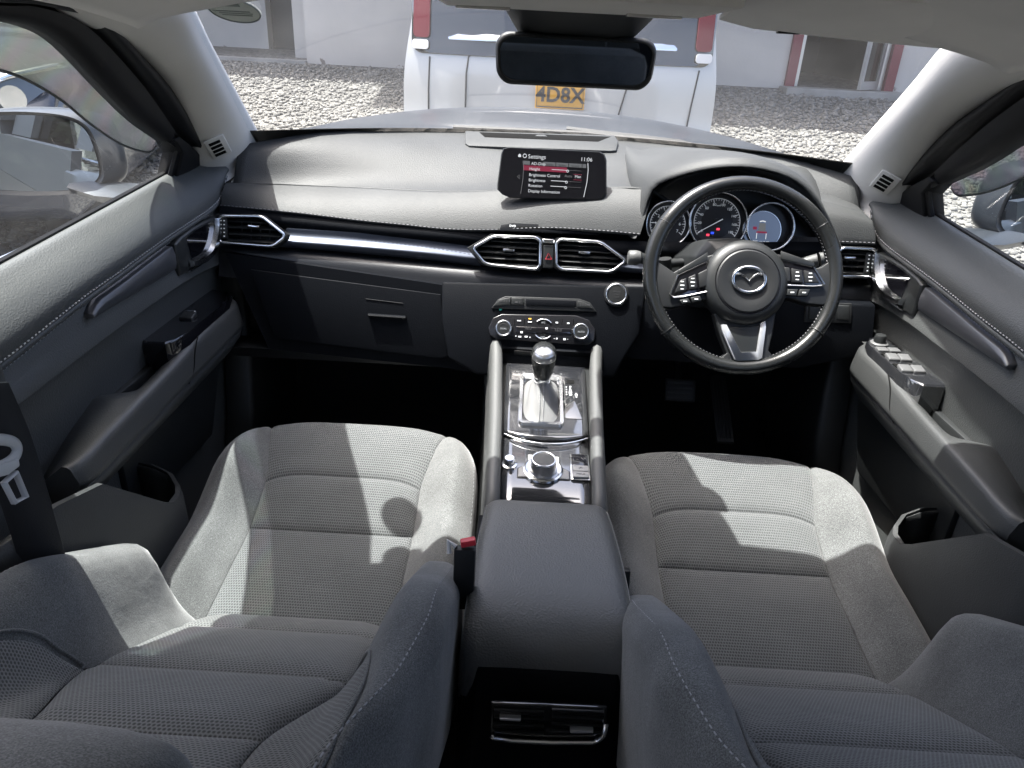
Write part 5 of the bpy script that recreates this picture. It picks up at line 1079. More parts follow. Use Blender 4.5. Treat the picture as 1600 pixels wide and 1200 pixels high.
# ------------------------------------------------------------------ centre stack: start button, heater strip, climate panel
CSP = (V((0, 1.468, .94)), V((0, -1, .42)).normalized()); CSN = CSP[1]
cst = empty('center_stack', 'dark centre stack panel above the gear lever with start button', 'centre stack', (.01, 1.46, .9))
def cs_(px, py, h=0): return at(px, py, pl=(CSP[0]+CSN*h, CSN))
CSX = V((1, 0, 0)); CSY = CSN.cross(CSX)
pan = [(690, 440), (1010, 448), (1000, 520), (975, 560), (960, 590), (745, 585), (700, 560), (690, 500)]
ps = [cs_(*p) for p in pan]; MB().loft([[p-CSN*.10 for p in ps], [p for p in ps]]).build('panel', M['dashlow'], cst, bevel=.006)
def cpatch(poly, name, m, par, h, inset=.0012, bev=.0006):
    return patch(poly, CSP, name, m, par, h, inset, bev)
sbf = Fr(cs_(963, 460, .0), CSX, CSY)
sbo = MB().lathe([(.026, 0), (.0255, .003), (.022, .004)], sbf, 40).build('button_bezel', M['black'], cst)
MB().tube([sbf(.0205*math.cos(k*math.pi/24), .0205*math.sin(k*math.pi/24), .005) for k in range(48)], .0028, 8, closed=True).build('start_ring', M['chrome'], sbo, smooth=180)
MB().lathe([(.0185, .003), (.0175, .0065), (0, .007)], sbf, 32).build('start_button', M['black'], sbo)
for i, t in enumerate(('ENGINE', 'START', 'STOP')): text(t, Fr(sbf(0, .005-.0055*i, .0073), CSX, CSY), .0046, M['scrdim'], sbo)
sp = cpatch([(768, 481), (778, 468), (790, 463), (905, 467), (922, 473), (932, 487), (770, 482)], 'heater_strip', M['black'], cst, .003)
for poly in ([(771, 478), (781, 468), (798, 465), (798, 476)], [(799, 465), (818, 466), (818, 477), (799, 476)], [(902, 470), (912, 472), (926, 482), (902, 480)]):
    k_ = cpatch(poly, 'heater_switch', M['dark'], sp, .006, .001)
for x, y, n in ((788, 470, 3), (812, 472, 1), (907, 476, 3)):
    q = MB()
    for i in range(n): q.box((0, 0, 0), (.0014, .0055, .0004), Fr(cs_(x+4*i, y, .0066), CSX, CSY))
    q.box((0, 0, 0), (.005, .003, .0004), Fr(cs_(x-5 if x < 900 else x+13, y, .0066), CSX, CSY)); q.build('switch_mark', M['scrdim'], sp)
cpatch([(822, 467), (900, 470), (900, 480), (822, 477)], 'blank_plate', M['dashlow'], sp, .005, .001)
lm = MB(); lm.lathe([(.0035, 0), (.003, .002), (0, .002)], Fr(cs_(782, 483, .0), CSX, CSY), 14); lm.build('sensor_dot', mat('green lens', (.02, .25, .2), .3), cst)
cl = empty('climate_panel', 'black air conditioning panel with two chrome ringed knobs', 'climate panel', (.01, 1.44, .88))
cb = patch([(763, 512), (770, 497), (783, 491), (900, 493), (920, 500), (930, 515), (929, 532), (918, 540), (775, 530), (765, 524)], CSP, 'face', M['glossdark'], cl, .006, .002, .001)
patch([(806, 510), (894, 514), (893, 524), (806, 521)], CSP, 'readout_window', M['glossclean'], cl, .0066, .001)
for px, py, t in ((787, 513, 'DUAL'), (907, 518, 'AUTO')):
    f = Fr(cs_(px, py, .006), CSX, CSY); kn = MB().lathe([(.0185, 0), (.018, .010), (.0165, .016), (.0150, .017)], f, 36).build('temperature_knob', M['chrome'], cl)
    MB().tube([f(.0150*math.cos(k*math.pi/20), .0150*math.sin(k*math.pi/20), .0165) for k in range(40)], .0018, 8, closed=True).build('knob_ring', M['chrome'], kn, smooth=180); MB().lathe([(.0138, .015), (.0132, .0172), (0, .0176)], f, 30).build('knob_face', M['dark'], kn); text(t, Fr(f(0, -.001, .0178), CSX, CSY), .0052, M['scr'], kn)
    MB().tube([f(.0095*math.cos(rad(a)), .0095*math.sin(rad(a)), .0178) for a in range(35, 150, 10)], .0004, 5).build('knob_arc', M['scrdim'], kn)
f = Fr(cs_(849, 514, .0065), CSX, CSY)
for a0, a1 in ((42, 140), (220, 320)): MB().tube([f(.0205*math.cos(rad(a)), .0205*math.sin(rad(a)), .001) for a in range(a0, a1, 7)], .0012, 6).build('fan_arc', M['chrome'], cl)
def ct(s_, px, py, sz, m=None): return text(s_, Fr(cs_(px, py, .0068), CSX, CSY), sz, m or M['scr'], cl)
ct('A/C', 849, 504, .0052); ct('OFF', 848, 527, .0052); ct('16.0', 825, 513, .0088, M['scrdim']); ct('16.0', 872, 516, .0088, M['scrdim'])
MB().box((0, 0, 0), (.0058, .0024, .0006), Fr(cs_(828, 498, .0068), CSX, CSY)).build('amber_lamp', M['amber'], cl)
q = MB()
for px, py, w_, h_ in ((811, 501, .008, .002), (828, 503, .008, .0022), (870, 504, .005, .003), (888, 505, .005, .003), (806, 525, .0022, .0022), (812, 526, .006, .003), (822, 526, .006, .003), (828, 527, .002, .002), (866, 529, .002, .001), (870, 529, .003, .003), (882, 530, .005, .004), (887, 530, .002, .001), (815, 519, .005, .004), (854, 513, .005, .004)):
    q.box((0, 0, 0), (w_, h_, .0004), Fr(cs_(px, py, .0069), CSX, CSY))
q.build('button_mark', M['white'], cl)
q = MB()
for px in (804, 819, 860, 878, 896): q.box((0, 0, 0), (.0008, .012, .0005), Fr(cs_(px, 503, .0064), CSX, CSY))
q.build('button_gap', GR, cl)
# bay below the climate panel
by = [V((x, y, z)) for x, y, z in ((-.085, 1.415, .842), (.115, 1.415, .842), (.095, 1.44, .79), (-.065, 1.44, .79))]
MB().loft([by, [p+V((0, .05, 0)) for p in by]]).build('cubby', M['dashlow'], cst, bevel=.002)
us = Fr(V((-.036, 1.425, .822)), V((1, 0, 0)), V((0, .45, -1))*-1); MB().box((0, 0, 0), (.036, .036, .006), us).build('socket_flap', M['black'], cst, bevel=.001)
# ------------------------------------------------------------------ centre console
CCX = .013
cc = empty('center_console', 'long centre console with dusty piano black deck between the front seats', 'centre console', (CCX, 1.15, .4))
def dk(y): return cinterp([(.97, .735), (1.0, .752), (1.04, .763), (1.15, .773), (1.30, .795), (1.42, .815), (1.46, .83)], y)
bs = []
for y, hw in ((.95, .095), (1.1, .10), (1.3, .11), (1.46, .125), (1.75, .14)):
    z = dk(min(y, 1.46))-.012; bs.append([V((CCX+x*hw, y, zz)) for x, zz in ((-1, z), (1, z), (1.1, .34), (-1.1, .34))])
MB().loft(bs).build('body', M['dark'], cc, bevel=.004)
dkg = []
for y in (.965, .985, 1.0, 1.02, 1.05, 1.1, 1.15, 1.165):
    hw = interp([(.95, .073), (1.2, .078), (1.45, .082)], y); dkg.append([V((CCX+x*hw, y, dk(y)-.002)) for x in (-1, -.5, 0, .5, 1)])
MB().grid(dkg, 2, 2).build('deck_panel', M['gloss'], cc, solid=.006, off=-1, smooth=60)
dkg = []
for y in (1.178, 1.19, 1.25, 1.32, 1.385, 1.40):
    hw = interp([(.95, .073), (1.2, .078), (1.45, .082)], y); dkg.append([V((CCX+x*hw, y-.028*(1-abs(x)**2.2)*max(0, (1.20-y)/.03 if y > 1.172 else 0)*1.0+.0, dk(y)+.004)) for x in (-1, -.7, -.4, 0, .4, .7, 1)])
MB().grid(dkg, 2, 2).build('shift_panel', M['gloss'], cc, solid=.008, off=-1, smooth=60)
MB().tube(catmull([V((CCX+x*.0785, 1.172-.030*(1-abs(x)**2.2), dk(1.16)+.0035)) for x in (-1, -.75, -.45, 0, .45, .75, 1)], 5), .0022, 8).build('deck_trim', M['chrome'], cc, smooth=180)
for s in (-1, 1):
    rr = []
    for y in (.955, .97, 1.0, 1.1, 1.2, 1.3, 1.38, 1.43, 1.47):
        z = interp([(.955, .745), (1.0, .772), (1.2, .805), (1.4, .842), (1.47, .862)], y); x = CCX+s*interp([(.95, .083), (1.2, .091), (1.4, .10), (1.47, .108)], y); k = 1 if y > .96 else .6
        rr.append([V((x+s*a*k, y, z+b)) for a, b in ((-.0095, -.035), (-.0095, -.006), (-.006, 0), (.002, .003), (.010, .0), (.0145, -.008), (.017, -.03), (.022, -.12))])
    MB().loft(catrows(rr, 2)).build('side_rail', M['railp'], cc, smooth=60)
# command knob and keys
kc = V((.008, 1.072, dk(1.072)-.002)); tn = V((0, -.12, 1)).normalized(); kf = Fr(kc, V((1, 0, 0)), V((0, 1, .12)))
kpl = MB(); ol = [(-.044, -.022), (.046, -.022), (.046, .002), (.030, .014), (.030, .040), (-.028, .042), (-.028, .016), (-.044, .004)]; kpl.loft([[kf(x, y, -.004) for x, y in ol], [kf(x, y, .0015) for x, y in ol]]); kpl.build('key_bed', M['black'], cc, bevel=.001)
for poly in ([(-.026, .020), (-.010, .024), (-.010, .040), (-.026, .040)], [(-.009, .024), (.011, .024), (.011, .040), (-.009, .040)], [(.012, .024), (.028, .018), (.028, .038), (.012, .040)], [(-.042, -.020), (-.020, -.020), (-.026, .010), (-.034, .008), (-.042, .002)], [(.044, -.020), (.022, -.020), (.028, .010), (.036, .006), (.044, .001)]):
    MB().loft([[kf(x, y, 0) for x, y in poly], [kf(x, y, .0035) for x, y in poly]]).build('menu_key', M['keyp2'], cc, bevel=.001)
kn = MB().lathe([(.034, .001), (.034, .005), (.031, .0065), (.029, .0055)], kf, 40).build('command_knob', M['chrome'], cc, smooth=50)
MB().lathe([(.026, .004), (.0225, .010), (.0215, .022), (.0205, .026)], kf, 40).build('knob_side', M['satinknob'], kn, smooth=50)
MB().tube([kf(.0195*math.cos(k*math.pi/20), .0195*math.sin(k*math.pi/20), .026) for k in range(40)], .002, 8, closed=True).build('knob_ring', M['chrome'], kn, smooth=180); MB().lathe([(.0185, .024), (.018, .0265), (0, .0275)], kf, 36).build('knob_top', M['railp'], kn)
vf_ = Fr(V((-.050, 1.085, dk(1.085)-.002)), V((1, 0, 0)), V((0, 1, .1)))
vk = MB().lathe([(.0135, 0), (.0135, .003), (.010, .004), (.0095, .014), (.008, .016), (0, .016)], vf_, 24).build('volume_knob', M['chrome'], cc)
eb = Fr(V((.072, 1.075, dk(1.075)-.001)), V((1, 0, 0)), V((0, 1, .1)))
q = MB(); q.box((0, .012, .001), (.034, .072, .004), eb); q.build('brake_bezel', M['chrome'], cc, bevel=.003); q = MB(); q.box((0, .012, .002), (.030, .068, .0035), eb); q.build('brake_well', M['glossclean'], cc, bevel=.002)
for y in (.0025, -.0145):
    q = MB(); q.box((0, y, .0045), (.0275, .0155, .005), eb); k_ = q.build('parking_brake_switch', M['keyp2'], cc, bevel=.0015)
text('(P)', Fr(eb(0, .002, .0072), eb.X, eb.Y), .006, M['dark'], cc); text('HOLD', Fr(eb(0, -.0145, .0072), eb.X, eb.Y), .0055, M['dark'], cc)
# gear lever
gl_ = empty('gear_lever', 'automatic gear lever with leather gaiter in a chrome frame', 'gear lever', (.006, 1.28, .8))
gf = Fr(V((.004, 1.275, dk(1.275)+.006)), V((1, 0, 0)), V((0, 1, .16)))
fo = rrect(.086, .165, .010); fi = rrect(.072, .148, .007)
fm2 = MB(); fm2.loft([[gf(x, y, -.002) for x, y in fo], [gf(x*.97, y*.985, .006) for x, y in fo], [gf(x, y, .0055) for x, y in fi], [gf(x*.97, y*.97, -.006) for x, y in fi]], caps=False); fm2.build('frame', M['chrome'], gl_, smooth=50)
gt = []
top = V((.003, 1.275, .846))
for t in (0, .12, .28, .45, .62, .8, .92, 1.0):
    ring = []
    for k in range(40):
        a = 2*math.pi*k/40; ca, sa = math.cos(a), math.sin(a); sq = (abs(ca)**4+abs(sa)**4)**-.25
        bx_, by_ = .035*sq*ca, .073*sq*sa
        tx, ty = .013*ca, .013*sa
        w_ = t**.85
        p = gf(lerp(bx_, tx, w_), lerp(by_, ty-.0, w_), -.003); p.z = lerp(p.z, top.z, t); p.x += (top.x-.004)*t
        wr = .004*math.sin(5*a+t*7)*math.sin(math.pi*t)+.003*math.sin(3*a-2+9*t)*math.sin(math.pi*t)
        d = V((ca, sa, 0)); p += d*wr; ring.append(p)
    gt.append(ring)
MB().loft(gt, caps=False).build('gaiter', M['boot'], gl_, smooth=180, sub=1)
sm = MB()
for k in (-1, 1):
    pth = [V((g_[30].x+k*.0035, g_[30].y-.0015, g_[30].z+.001)) for g_ in gt[:-1]]
    pp = catmull(pth, 6)
    for a, b in zip(pp[::2], pp[1::2]): sm.tube([a, b], .0009, 4)
sm.build('gaiter_stitching', M['thread'], gl_)
k0 = V((.003, 1.272, .838)); k1 = at(846, 543, y=1.262); ax = (k1-k0).normalized(); nf = Fr(k0, V((1, 0, 0)), ax.cross(V((1, 0, 0)))); H_ = (k1-k0).length
MB().lathe([(.0135, 0), (.016, .004), (.0155, .02), (.0135, .024)], nf, 28).build('knob_collar', M['chrome'], gl_, smooth=50)
kb = []
for h, rx, ry in ((.012, .0145, .0145), (.03, .0175, .018), (.055, .020, .022), (.08, .0225, .026), (.10, .0235, .029), (.115, .0225, .029), (.124, .0185, .025), (.129, .011, .016), (.1305, .003, .005)):
    kb.append([nf(rx*math.cos(2*math.pi*k/32), ry*math.sin(2*math.pi*k/32)+.004*(h/.13), h*H_/.1305) for k in range(32)])
MB().loft(catrows(kb, 2)).build('shift_knob', M['leather'], gl_, smooth=180)
cp = []
for h, rx, ry in ((.096, .0240, .0295), (.108, .0240, .0302), (.117, .0228, .0290), (.126, .0185, .0245), (.1305, .0115, .0165), (.133, .003, .005)):
    cp.append([nf(rx*math.cos(a), ry*math.sin(a)+.004*(h/.13), h*H_/.1305) for a in [rad(205+130*k/16) for k in range(17)]])
MB().grid(cp, 1, 3).build('knob_cap', M['satinknob'], gl_, solid=.0008, smooth=180)
pf_ = Fr(V((.066, 1.29, dk(1.29)+.0045)), V((1, 0, 0)), V((0, 1, .16)))
q = MB(); q.loft([[pf_(x, y, h) for x, y in rrect(.032, .135, .003)] for h in (0, .0012)]); ip = q.build('gate_panel', M['gloss'], gl_, bevel=.0003)
q = MB(); q.box((-.003, .052, .0015), (.015, .012, .001), pf_); q.build('release_slot', GR, ip)
for i, c in enumerate('PRND'): text(c, Fr(pf_(-.004, .034-.0085*i, .0014), pf_.X, pf_.Y), .0085, M['white'], ip); q = MB(); q.box((-.012, .034-.0085*i, .0013), (.002, .002, .0004), pf_); q.build('gate_dot', M['white'], ip)
text('M', Fr(pf_(.007, .0085, .0014), pf_.X, pf_.Y), .0075, M['white'], ip); text('-', Fr(pf_(.007, .015, .0014), pf_.X, pf_.Y), .009, M['white'], ip); text('+', Fr(pf_(.007, .0015, .0014), pf_.X, pf_.Y), .009, M['white'], ip)
# ------------------------------------------------------------------ armrest box
LX = .0135
ab = empty('armrest_box', 'padded console armrest lid with rear air vents below', 'armrest box', (LX, .8, .4))
ll = []
for y, z, hw in ((.985, .735, .090), (.985, .757, .093), (.975, .769, .0955), (.95, .775, .098), (.88, .780, .103), (.80, .782, .107), (.74, .780, .109), (.70, .771, .110), (.675, .752, .110), (.663, .72, .109), (.658, .69, .108)):
    n_ = V((0, 0, 1)) if z > .765 and y < .97 else (V((0, .8, .6)) if y > .9 else V((0, -.8, .6)))
    row = []
    for x in (-1, -.985, -.93, -.8, -.5, 0, .5, .8, .93, .985, 1):
        dr = .012*max(0, (abs(x)-.80)/.2)**2.2; row.append(V((LX+x*hw, y, z))-n_*dr)
    ll.append(row)
lo2 = []
for r in ll: lo2.append([V((r[0].x-.002, r[0].y, r[0].z-.03))]+r+[V((r[-1].x+.002, r[-1].y, r[-1].z-.03))])
MB().grid(lo2, 3, 3).build('lid', M['lid'], ab, smooth=180)
bx_ = []
for z, hw, yr, yf_ in ((.735, .108, .662, .98), (.70, .110, .648, .98), (.66, .112, .635, .98), (.55, .113, .612, .98), (.40, .112, .60, .98), (.34, .112, .60, .98)):
    bx_.append([V((LX-hw, yf_, z)), V((LX-hw, yr+.03, z)), V((LX-hw*.8, yr+.004, z)), V((LX, yr, z)), V((LX+hw*.8, yr+.004, z)), V((LX+hw, yr+.03, z)), V((LX+hw, yf_, z))])
MB().loft(bx_).build('box', M['dashlow'], ab, bevel=.003)
rvp = lambda px, py, o=0: at(px, py, pl=(V((0, .612-o, .70)), V((0, -1, .22)).normalized()))
RVL = (V((0, .612, .66)), V((0, -1, .22)).normalized())
rv = patch([(768, 1095), (948, 1103), (946, 1143), (930, 1158), (790, 1156), (766, 1146)], RVL, 'rear_vent_panel', M['glossclean'], ab, .004, .002, .001)
for a, b in ((772, 850), (862, 943)):
    for k in range(4): 
        y0 = 1102+11*k; patch([(a, y0), (b, y0+4), (b, y0+6.5), (a, y0+2.5)], RVL, 'rear_vent_slat', M['black'], rv, .007, .0005, .0003)
for poly in ([(781, 1112), (814, 1114), (814, 1117), (781, 1115)], [(890, 1131), (926, 1131), (926, 1135), (890, 1135)]): patch(poly, RVL, 'vent_tab', M['silver'], rv, .012, .0005, .0005)
n = RVL[1]; MB().tube([at(a, b, pl=RVL)+n*.007 for a, b in ((768, 1143), (772, 1147), (800, 1151), (860, 1154), (925, 1154), (934, 1151), (942, 1143), (946, 1125))], .0032, 8).build('chrome_strip', M['chrome'], rv, smooth=180)
# ------------------------------------------------------------------ seats
def seat(cx, dy, dz, lab, inner, hrd):
    """inner: +1 when the console is toward +x"""
    YJ = .90+dy; ZJ = .0+dz
    st = empty('front_seat', lab, 'car seat', (cx, YJ+.2, .40+dz), 'front seats')
    Wd = .262; n_ = 3.4; YF = .515
    PC = [(-.08, .575), (0, .583), (.10, .592), (.19, .600), (.31, .643), (.40, .672), (.45, .677), (.52, .655)]
    def S_(x, y):
        ex = abs(x)/Wd; ey = max(0, (y-.2)/(YF-.2)); e = (ex**n_+ey**n_)**(1/n_)
        z = cinterp(PC, y); z += .052*sstep((abs(x)-.150)/.075)*(1-.75*sstep((y-.30)/.16))
        if e > .72: t = min(1, (e-.72)/.28); z -= .075*(1-math.sqrt(max(0, 1-t*t)))
        return V((cx+x, YJ+y, z+ZJ))
    def xi(y): return .150+(.050*((y-.31)/.2) if y > .31 else 0)
    def xo(y):
        ey = max(0, (y-.2)/(YF-.2)); return Wd*max(0, 1-ey**n_)**(1/n_)
    def panel(name, m, f, nu, nv, puff=.004, groove=.007, edges=(1, 1, 1, 1)):
        rows = []; 
        for j in range(nv+1):
            b = j/nv; r = []
            for i in range(nu+1):
                a = i/nu; x, y = f(a, b); p = S_(x, y); d = 1e9
                x0, y0 = f(0, b); x1, y1 = f(1, b); xa, ya = f(a, 0); xb, yb = f(a, 1)
                if edges[0]: d = min(d, abs(x-x0))
                if edges[1]: d = min(d, abs(x-x1))
                if edges[2]: d = min(d, abs(y-ya))
                if edges[3]: d = min(d, abs(y-yb))
                p.z += puff*(1-math.exp(-d/.025))-groove*math.exp(-d/.0045); r.append(p)
            rows.append(r)
        return MB().grid(rows, uvs=[[(p.x-cx, 0) for p in r] for r in rows] if False else None).build(name, m, st, smooth=180)
    edge = lambda k: [0, .004, .012]+[.03+.94*i/k for i in range(k+1)]+[.988, .996, 1]
    def dense(f, k1=18, k2=14):
        E1 = edge(k1); E2 = edge(k2); n1, n2 = len(E1)-1, len(E2)-1
        return (lambda a, b: f(interp([(i/n1, e) for i, e in enumerate(E1)], a), interp([(i/n2, e) for i, e in enumerate(E2)], b))), n1, n2
    rnd = lambda x: .022*(abs(x)/.150)**5
    f, a, b = dense(lambda a, b: (lerp(-.15, .15, a), lerp(-.04, .19, b))); panel('cushion_insert', M['seatmesh'], f, a, b, .004)
    f, a, b = dense(lambda a, b: (lerp(-.15, .15, a), lerp(.19, .31-rnd(lerp(-.15, .15, a)), b))); panel('cushion_insert', M['seatmesh'], f, a, b, .006)
    def ff(a, b):
        y1 = lerp(.31, YF-.0015, b); h = min(xi(y1), xo(y1)); x = lerp(-h, h, a); y = y1
        if b < .4: y = y1-rnd(lerp(-.15, .15, a))*(1-b/.4)
        return x, y
    f, a, b = dense(ff, 20, 22); panel('front_panel', M['seatmesh'], f, a, b, .003, .006, (1, 1, 1, 0))
    for s in (-1, 1):
        def fb(a, b): y = lerp(-.05, .482, b); return s*lerp(min(xi(y), xo(y)), xo(y), 1-(1-a)**1.6), y
        f, a, b = dense(fb, 16, 30); panel('side_bolster', M['seatplain'], f, a, b, .002, .006, (1, 0, 0, 0))
    sk = []
    for k in range(61):
        a = math.pi*k/60; ca, sa = math.cos(a), math.sin(a); q = (abs(ca)**n_+abs(sa)**n_)**(-1/n_)
        x, y = Wd*q*ca*.9995, .2+(YF-.2)*q*sa*.9995; p = S_(x, y); d = V((ca, sa, 0))
        sk.append([p-d*.0015+V((0, 0, .0015)), p+V((0, 0, -.02)), p+V((0, 0, -.05))-d*.004, V((p.x, p.y, .44))-d*.03, V((p.x, p.y, .42))-d*.06])
    for s in (0, 1):
        q = sk[0] if s == 0 else sk[-1]; e = [V((p.x, YJ-.08, p.z)) for p in q]
        sk = [e]+sk if s == 0 else sk+[e]
    MB().grid(sk, 1, 2).build('cushion_skirt', M['seatplain'], st, smooth=60)
    dashes([S_(s_*Wd*.97*((abs(math.cos(t))**n_+abs(math.sin(t))**n_)**(-1/n_))*math.cos(t), .2+(YF-.2)*.97*((abs(math.cos(t))**n_+abs(math.sin(t))**n_)**(-1/n_))*math.sin(t))+V((0, 0, .0008)) for s_ in (inner,) for t in [rad(2+80*k/14) for k in range(15)]], (0, 0, 0), 'stitching', st, M['thread'])
    bs_ = MB(); bs_.box((cx, YJ+.17, .40), (.44, .50, .14)); bs_.build('seat_base', M['black'], st, bevel=.01)
    # backrest, laid well back: s up the back, x across, h out of the padding
    REC = rad(33); es = V((0, -math.cos(REC), math.sin(REC))); eh = V((0, math.sin(REC), math.cos(REC))); O = V((cx, YJ-.035, .562+ZJ))
    Wb = lambda s: interp([(-.1, .258), (.2, .266), (.4, .262), (.52, .235), (.62, .19), (.68, .16)], s)
    def hb(x, s):
        h = cinterp([(-.06, -.03), (0, .012), (.03, .026), (.2, .03), (.45, .026), (.60, .014), (.66, -.02), (.70, -.06)], s)
        rise = sstep((s+.035)/.15)*(1-.55*sstep((s-.30)/.25))
        h += .112*sstep((abs(x)-.146)/.068)*rise
        e = abs(x)/Wb(s)
        if e > .88: t = min(1, (e-.88)/.12); h -= .036*(1-math.sqrt(max(0, 1-t*t)))
        return h
    def B_(x, s, o=0): return O+V((x, 0, 0))+es*s+eh*(hb(x, s)+o)
    def bpanel(name, m, f, k1, k2, puff=.004, groove=.007, edges=(1, 1, 1, 1)):
        g_, n1, n2 = dense(f, k1, k2); rows = []
        for j in range(n2+1):
            r = []
            for i in range(n1+1):
                a, b = i/n1, j/n2; x, s = g_(a, b); x0, s0 = g_(0, b); x1, s1 = g_(1, b); xa, sa = g_(a, 0); xb, sb2 = g_(a, 1); d = 1e9
                for on, q in zip(edges, (abs(x-x0), abs(x-x1), abs(s-sa), abs(s-sb2))):
                    if on: d = min(d, q)
                r.append(B_(x, s, puff*(1-math.exp(-d/.03))-groove*math.exp(-d/.005)))
            rows.append(r)
        return MB().grid(rows).build(name, m, st, smooth=180)
    xw = lambda s: .150-.04*sstep((s-.33)/.19)
    xb = lambda s: interp([(.32, .150), (.33, .1505), (.345, .161), (.38, .177), (.43, .190), (.50, .198), (.60, .192), (.66, .16), (.68, .15)], s)
    for i, (s0, s1) in enumerate(((-.03, .105), (.105, .32), (.32, .50))):
        bpanel('back_insert', M['seatmesh2'], lambda a, b: (lerp(-1, 1, a)*xw(lerp(s0, s1, b)), lerp(s0, s1, b)), 18, 10, .012, .010)
    bpanel('shoulder_panel', M['seatmesh2'], lambda a, b: (lerp(-1, 1, a)*xw(.5)*.98, lerp(.50, .68, b)), 18, 12, .004, .006)
    for sg in (-1, 1):
        bx2 = lambda s: xw(s) if s < .33 else xb(s)
        bpanel('back_bolster', M['seatplain'], lambda a, b: (sg*lerp(bx2(lerp(-.05, .68, b)), Wb(lerp(-.05, .68, b)), a), lerp(-.05, .68, b)), 16, 34, .002, .006, (1, 0, 0, 0))
        bpanel('back_wing', M['seatmesh2'], lambda a, b: (sg*lerp(xw(lerp(.325, .68, b)), xb(lerp(.325, .68, b)), a), lerp(.325, .68, b)), 14, 16, .005, .006, (1, 1, 0, 0))
        dashes([B_(sg*Wb(s)*.93, s, .0012) for s in [-.01+.05*k for k in range(14)]], (0, 0, 0), 'stitching', st, M['thread'])
        MB().tube(catmull([B_(sg*(xb(s)+.002), s, -.001) for s in (.33, .345, .36, .38, .42, .48, .55, .62, .67)], 4), .0022, 6).build('piping', M['seatplain'], st, smooth=180)
    bsk = []
    for s in [-.05+.73*k/24 for k in range(25)]:
        w_ = Wb(s); bsk.append([B_(w_*.9995, s), O+V((w_*1.004, 0, 0))+es*s+eh*(hb(w_, s)-.03), O+V((w_*.99, 0, 0))+es*s-eh*.06, O+V((w_*.9, 0, 0))+es*s-eh*.095, O+es*s-eh*.10, O+V((-w_*.9, 0, 0))+es*s-eh*.095, O+V((-w_*.99, 0, 0))+es*s-eh*.06, O+V((-w_*1.004, 0, 0))+es*s+eh*(hb(w_, s)-.03), B_(-w_*.9995, s)])
    MB().grid(bsk).build('back_shell', M['seatplain'], st, smooth=60)
    # headrest on two posts
    for x in (-.06, .06): MB().tube([O+V((x, 0, 0))+es*.60-eh*.03, O+V((x, 0, 0))+es*.72+eh*.02], .006, 10).build('headrest_post', M['chrome'], st)
    hr = []
    for q, (s, h0, h1, w_) in enumerate(((.655, .0, .04, .085), (.665, -.015, .075, .115), (.70, -.02, .097, .133), (.76, -.015, .100, .133), (.81, -.005, .080, .122), (.835, .015, .060, .10), (.84, .03, .05, .06))):
        hr.append([O+V((w_*math.cos(a)*(abs(math.cos(a))+.0001)**-.45, 0, 0))+es*s+eh*((h0+h1)/2+(h1-h0)/2*math.sin(a)*(abs(math.sin(a))+.0001)**-.4) for a in [2*math.pi*(k+.5)/28 for k in range(28)]])
    MB().loft(catrows(hr, 3)).build('headrest', M['seatplain'], st, smooth=180)
    # recliner cover on the outer side and buckle on the inner side
    o_ = -inner
    q = MB(); q.tube([V((cx+o_*.24, YJ-.015, .585+ZJ)), V((cx+o_*.262, YJ-.018, .585+ZJ))], .024, 20); q.build('recliner_cover', M['black'], st, bevel=.003)
    return st
seat(-.37, 0, 0, 'dark grey cloth passenger seat with two round sticker shadows on its cushion', 1, True)
seat(.370, -.06, .012, 'dark grey cloth driver seat behind the steering wheel', -1, True)
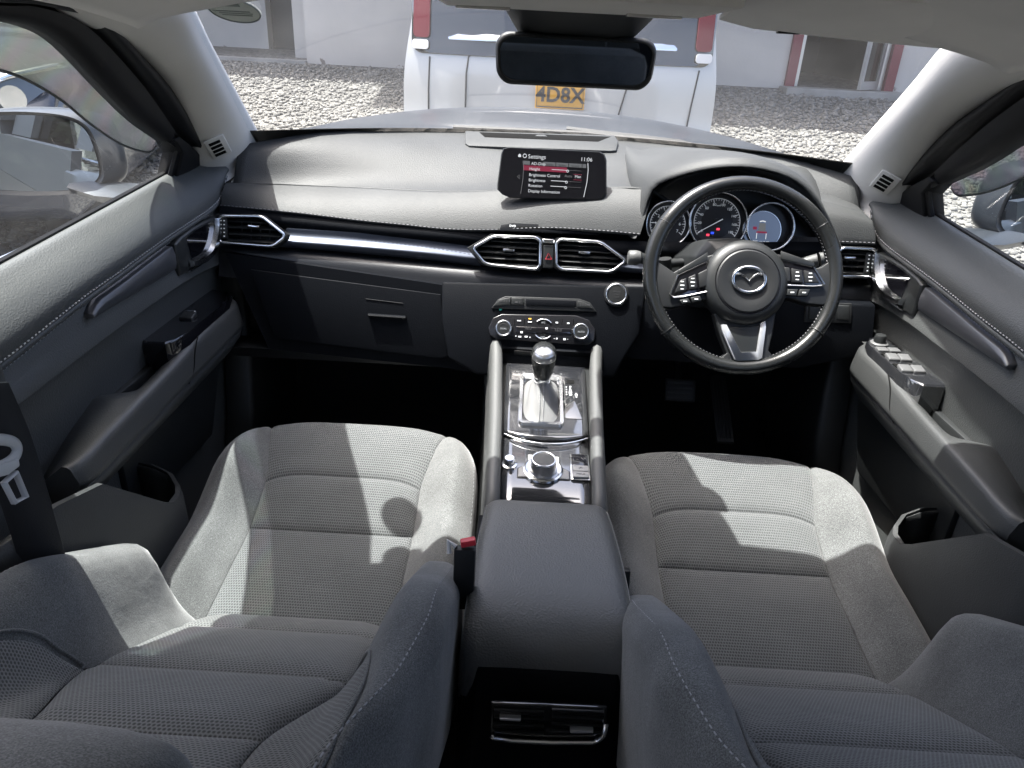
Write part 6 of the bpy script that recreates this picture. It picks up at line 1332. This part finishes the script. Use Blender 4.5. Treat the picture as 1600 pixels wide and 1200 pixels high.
for s, px, py, lab in ((-1, 727, 850, 'seat belt buckle with red release button beside the passenger seat'), (1, 972, 884, 'seat belt buckle hidden between armrest and driver seat')):
    p = at(px, py, x=-.10 if s < 0 else .138)
    bk_ = empty('belt_buckle', lab, 'seat belt buckle', p)
    f = Fr(p, V((0, 1, 0)), V((0, 0, 1))); q = MB(); q.box((0, -.05, .0), (.028, .09, .014), Fr(p, V((1, 0, .0)), V((0, .15, 1)))); q.build('body', M['black'], bk_, bevel=.003)
    if s < 0: q = MB(); q.box((0.004, .002, .0), (.020, .009, .011), Fr(p, V((1, .2, .15)), V((0, .15, 1)))); q.build('release_button', M['redlens'], bk_, bevel=.002)
    q = MB(); q.tube([p+V((-.012*1, -.002, -.004)), p+V((-.022, .002, .002)), p+V((-.020, -.006, -.012))], .0035, 8); q.build('latch_slot', M['pale'], bk_)
# ------------------------------------------------------------------ pedals and kick panels
pb_ = empty('brake_pedal', 'rubber brake pedal in the dark driver footwell', 'pedal', at(1062, 610, y=1.62))
f = Fr(at(1062, 610, y=1.62), V((1, 0, 0)), V((0, .5, .87))); q = MB(); q.box((0, 0, 0), (.075, .055, .012), f); q.build('pad', M['rubber'], pb_, bevel=.004); q = MB(); [q.box((0, -.018+.012*k, .0065), (.06, .004, .002), f) for k in range(4)]; q.build('tread_rib', M['dark'], pb_); MB().tube([f(0, .0, -.006), f(0, .08, -.05), f(0, .16, -.06)], .009, 8).build('arm', M['black'], pb_)
pa_ = empty('accelerator_pedal', 'long accelerator pedal standing below the steering wheel', 'pedal', at(1128, 640, y=1.60))
a, b = at(1135, 590, y=1.68), at(1117, 690, y=1.52); f = Fr((a+b)/2, V((1, 0, 0)), a-b); q = MB(); q.box((0, 0, 0), (.042, (a-b).length, .012), f); q.build('pad', M['rubber'], pa_, bevel=.004); q = MB(); [q.box((-.012+.008*k, 0, .0065), (.003, (a-b).length*.9, .002), f) for k in range(4)]; q.build('tread_rib', M['dark'], pa_)
for s, lab in ((-1, 'dark kick panel at the passenger footwell side'), (1, 'dark kick panel at the driver footwell side')):
    q = MB(); q.loft([[V((s*.66, y, z)) for y, z in ((1.40, .36), (1.52, .60), (1.58, .95), (1.9, .95), (1.9, .36))], [V((s*.72, y, z)) for y, z in ((1.38, .36), (1.50, .60), (1.57, .95), (1.9, .95), (1.9, .36))]]); tag(q.build('kick_panel', M['dark'], bevel=.012), lab, 'kick panel', 'kick panels')
    q = MB(); q.loft([[V((s*x, y, z)) for x, z in ((.60, .34), (.62, .40), (.70, .43), (.78, .43), (.78, .34))] for y in (.2, 1.5)]); tag(q.build('sill_trim', M['dark'], bevel=.006), 'dark plastic step trim along the '+('passenger' if s < 0 else 'driver')+' door opening', 'sill trim', 'door sill trims')
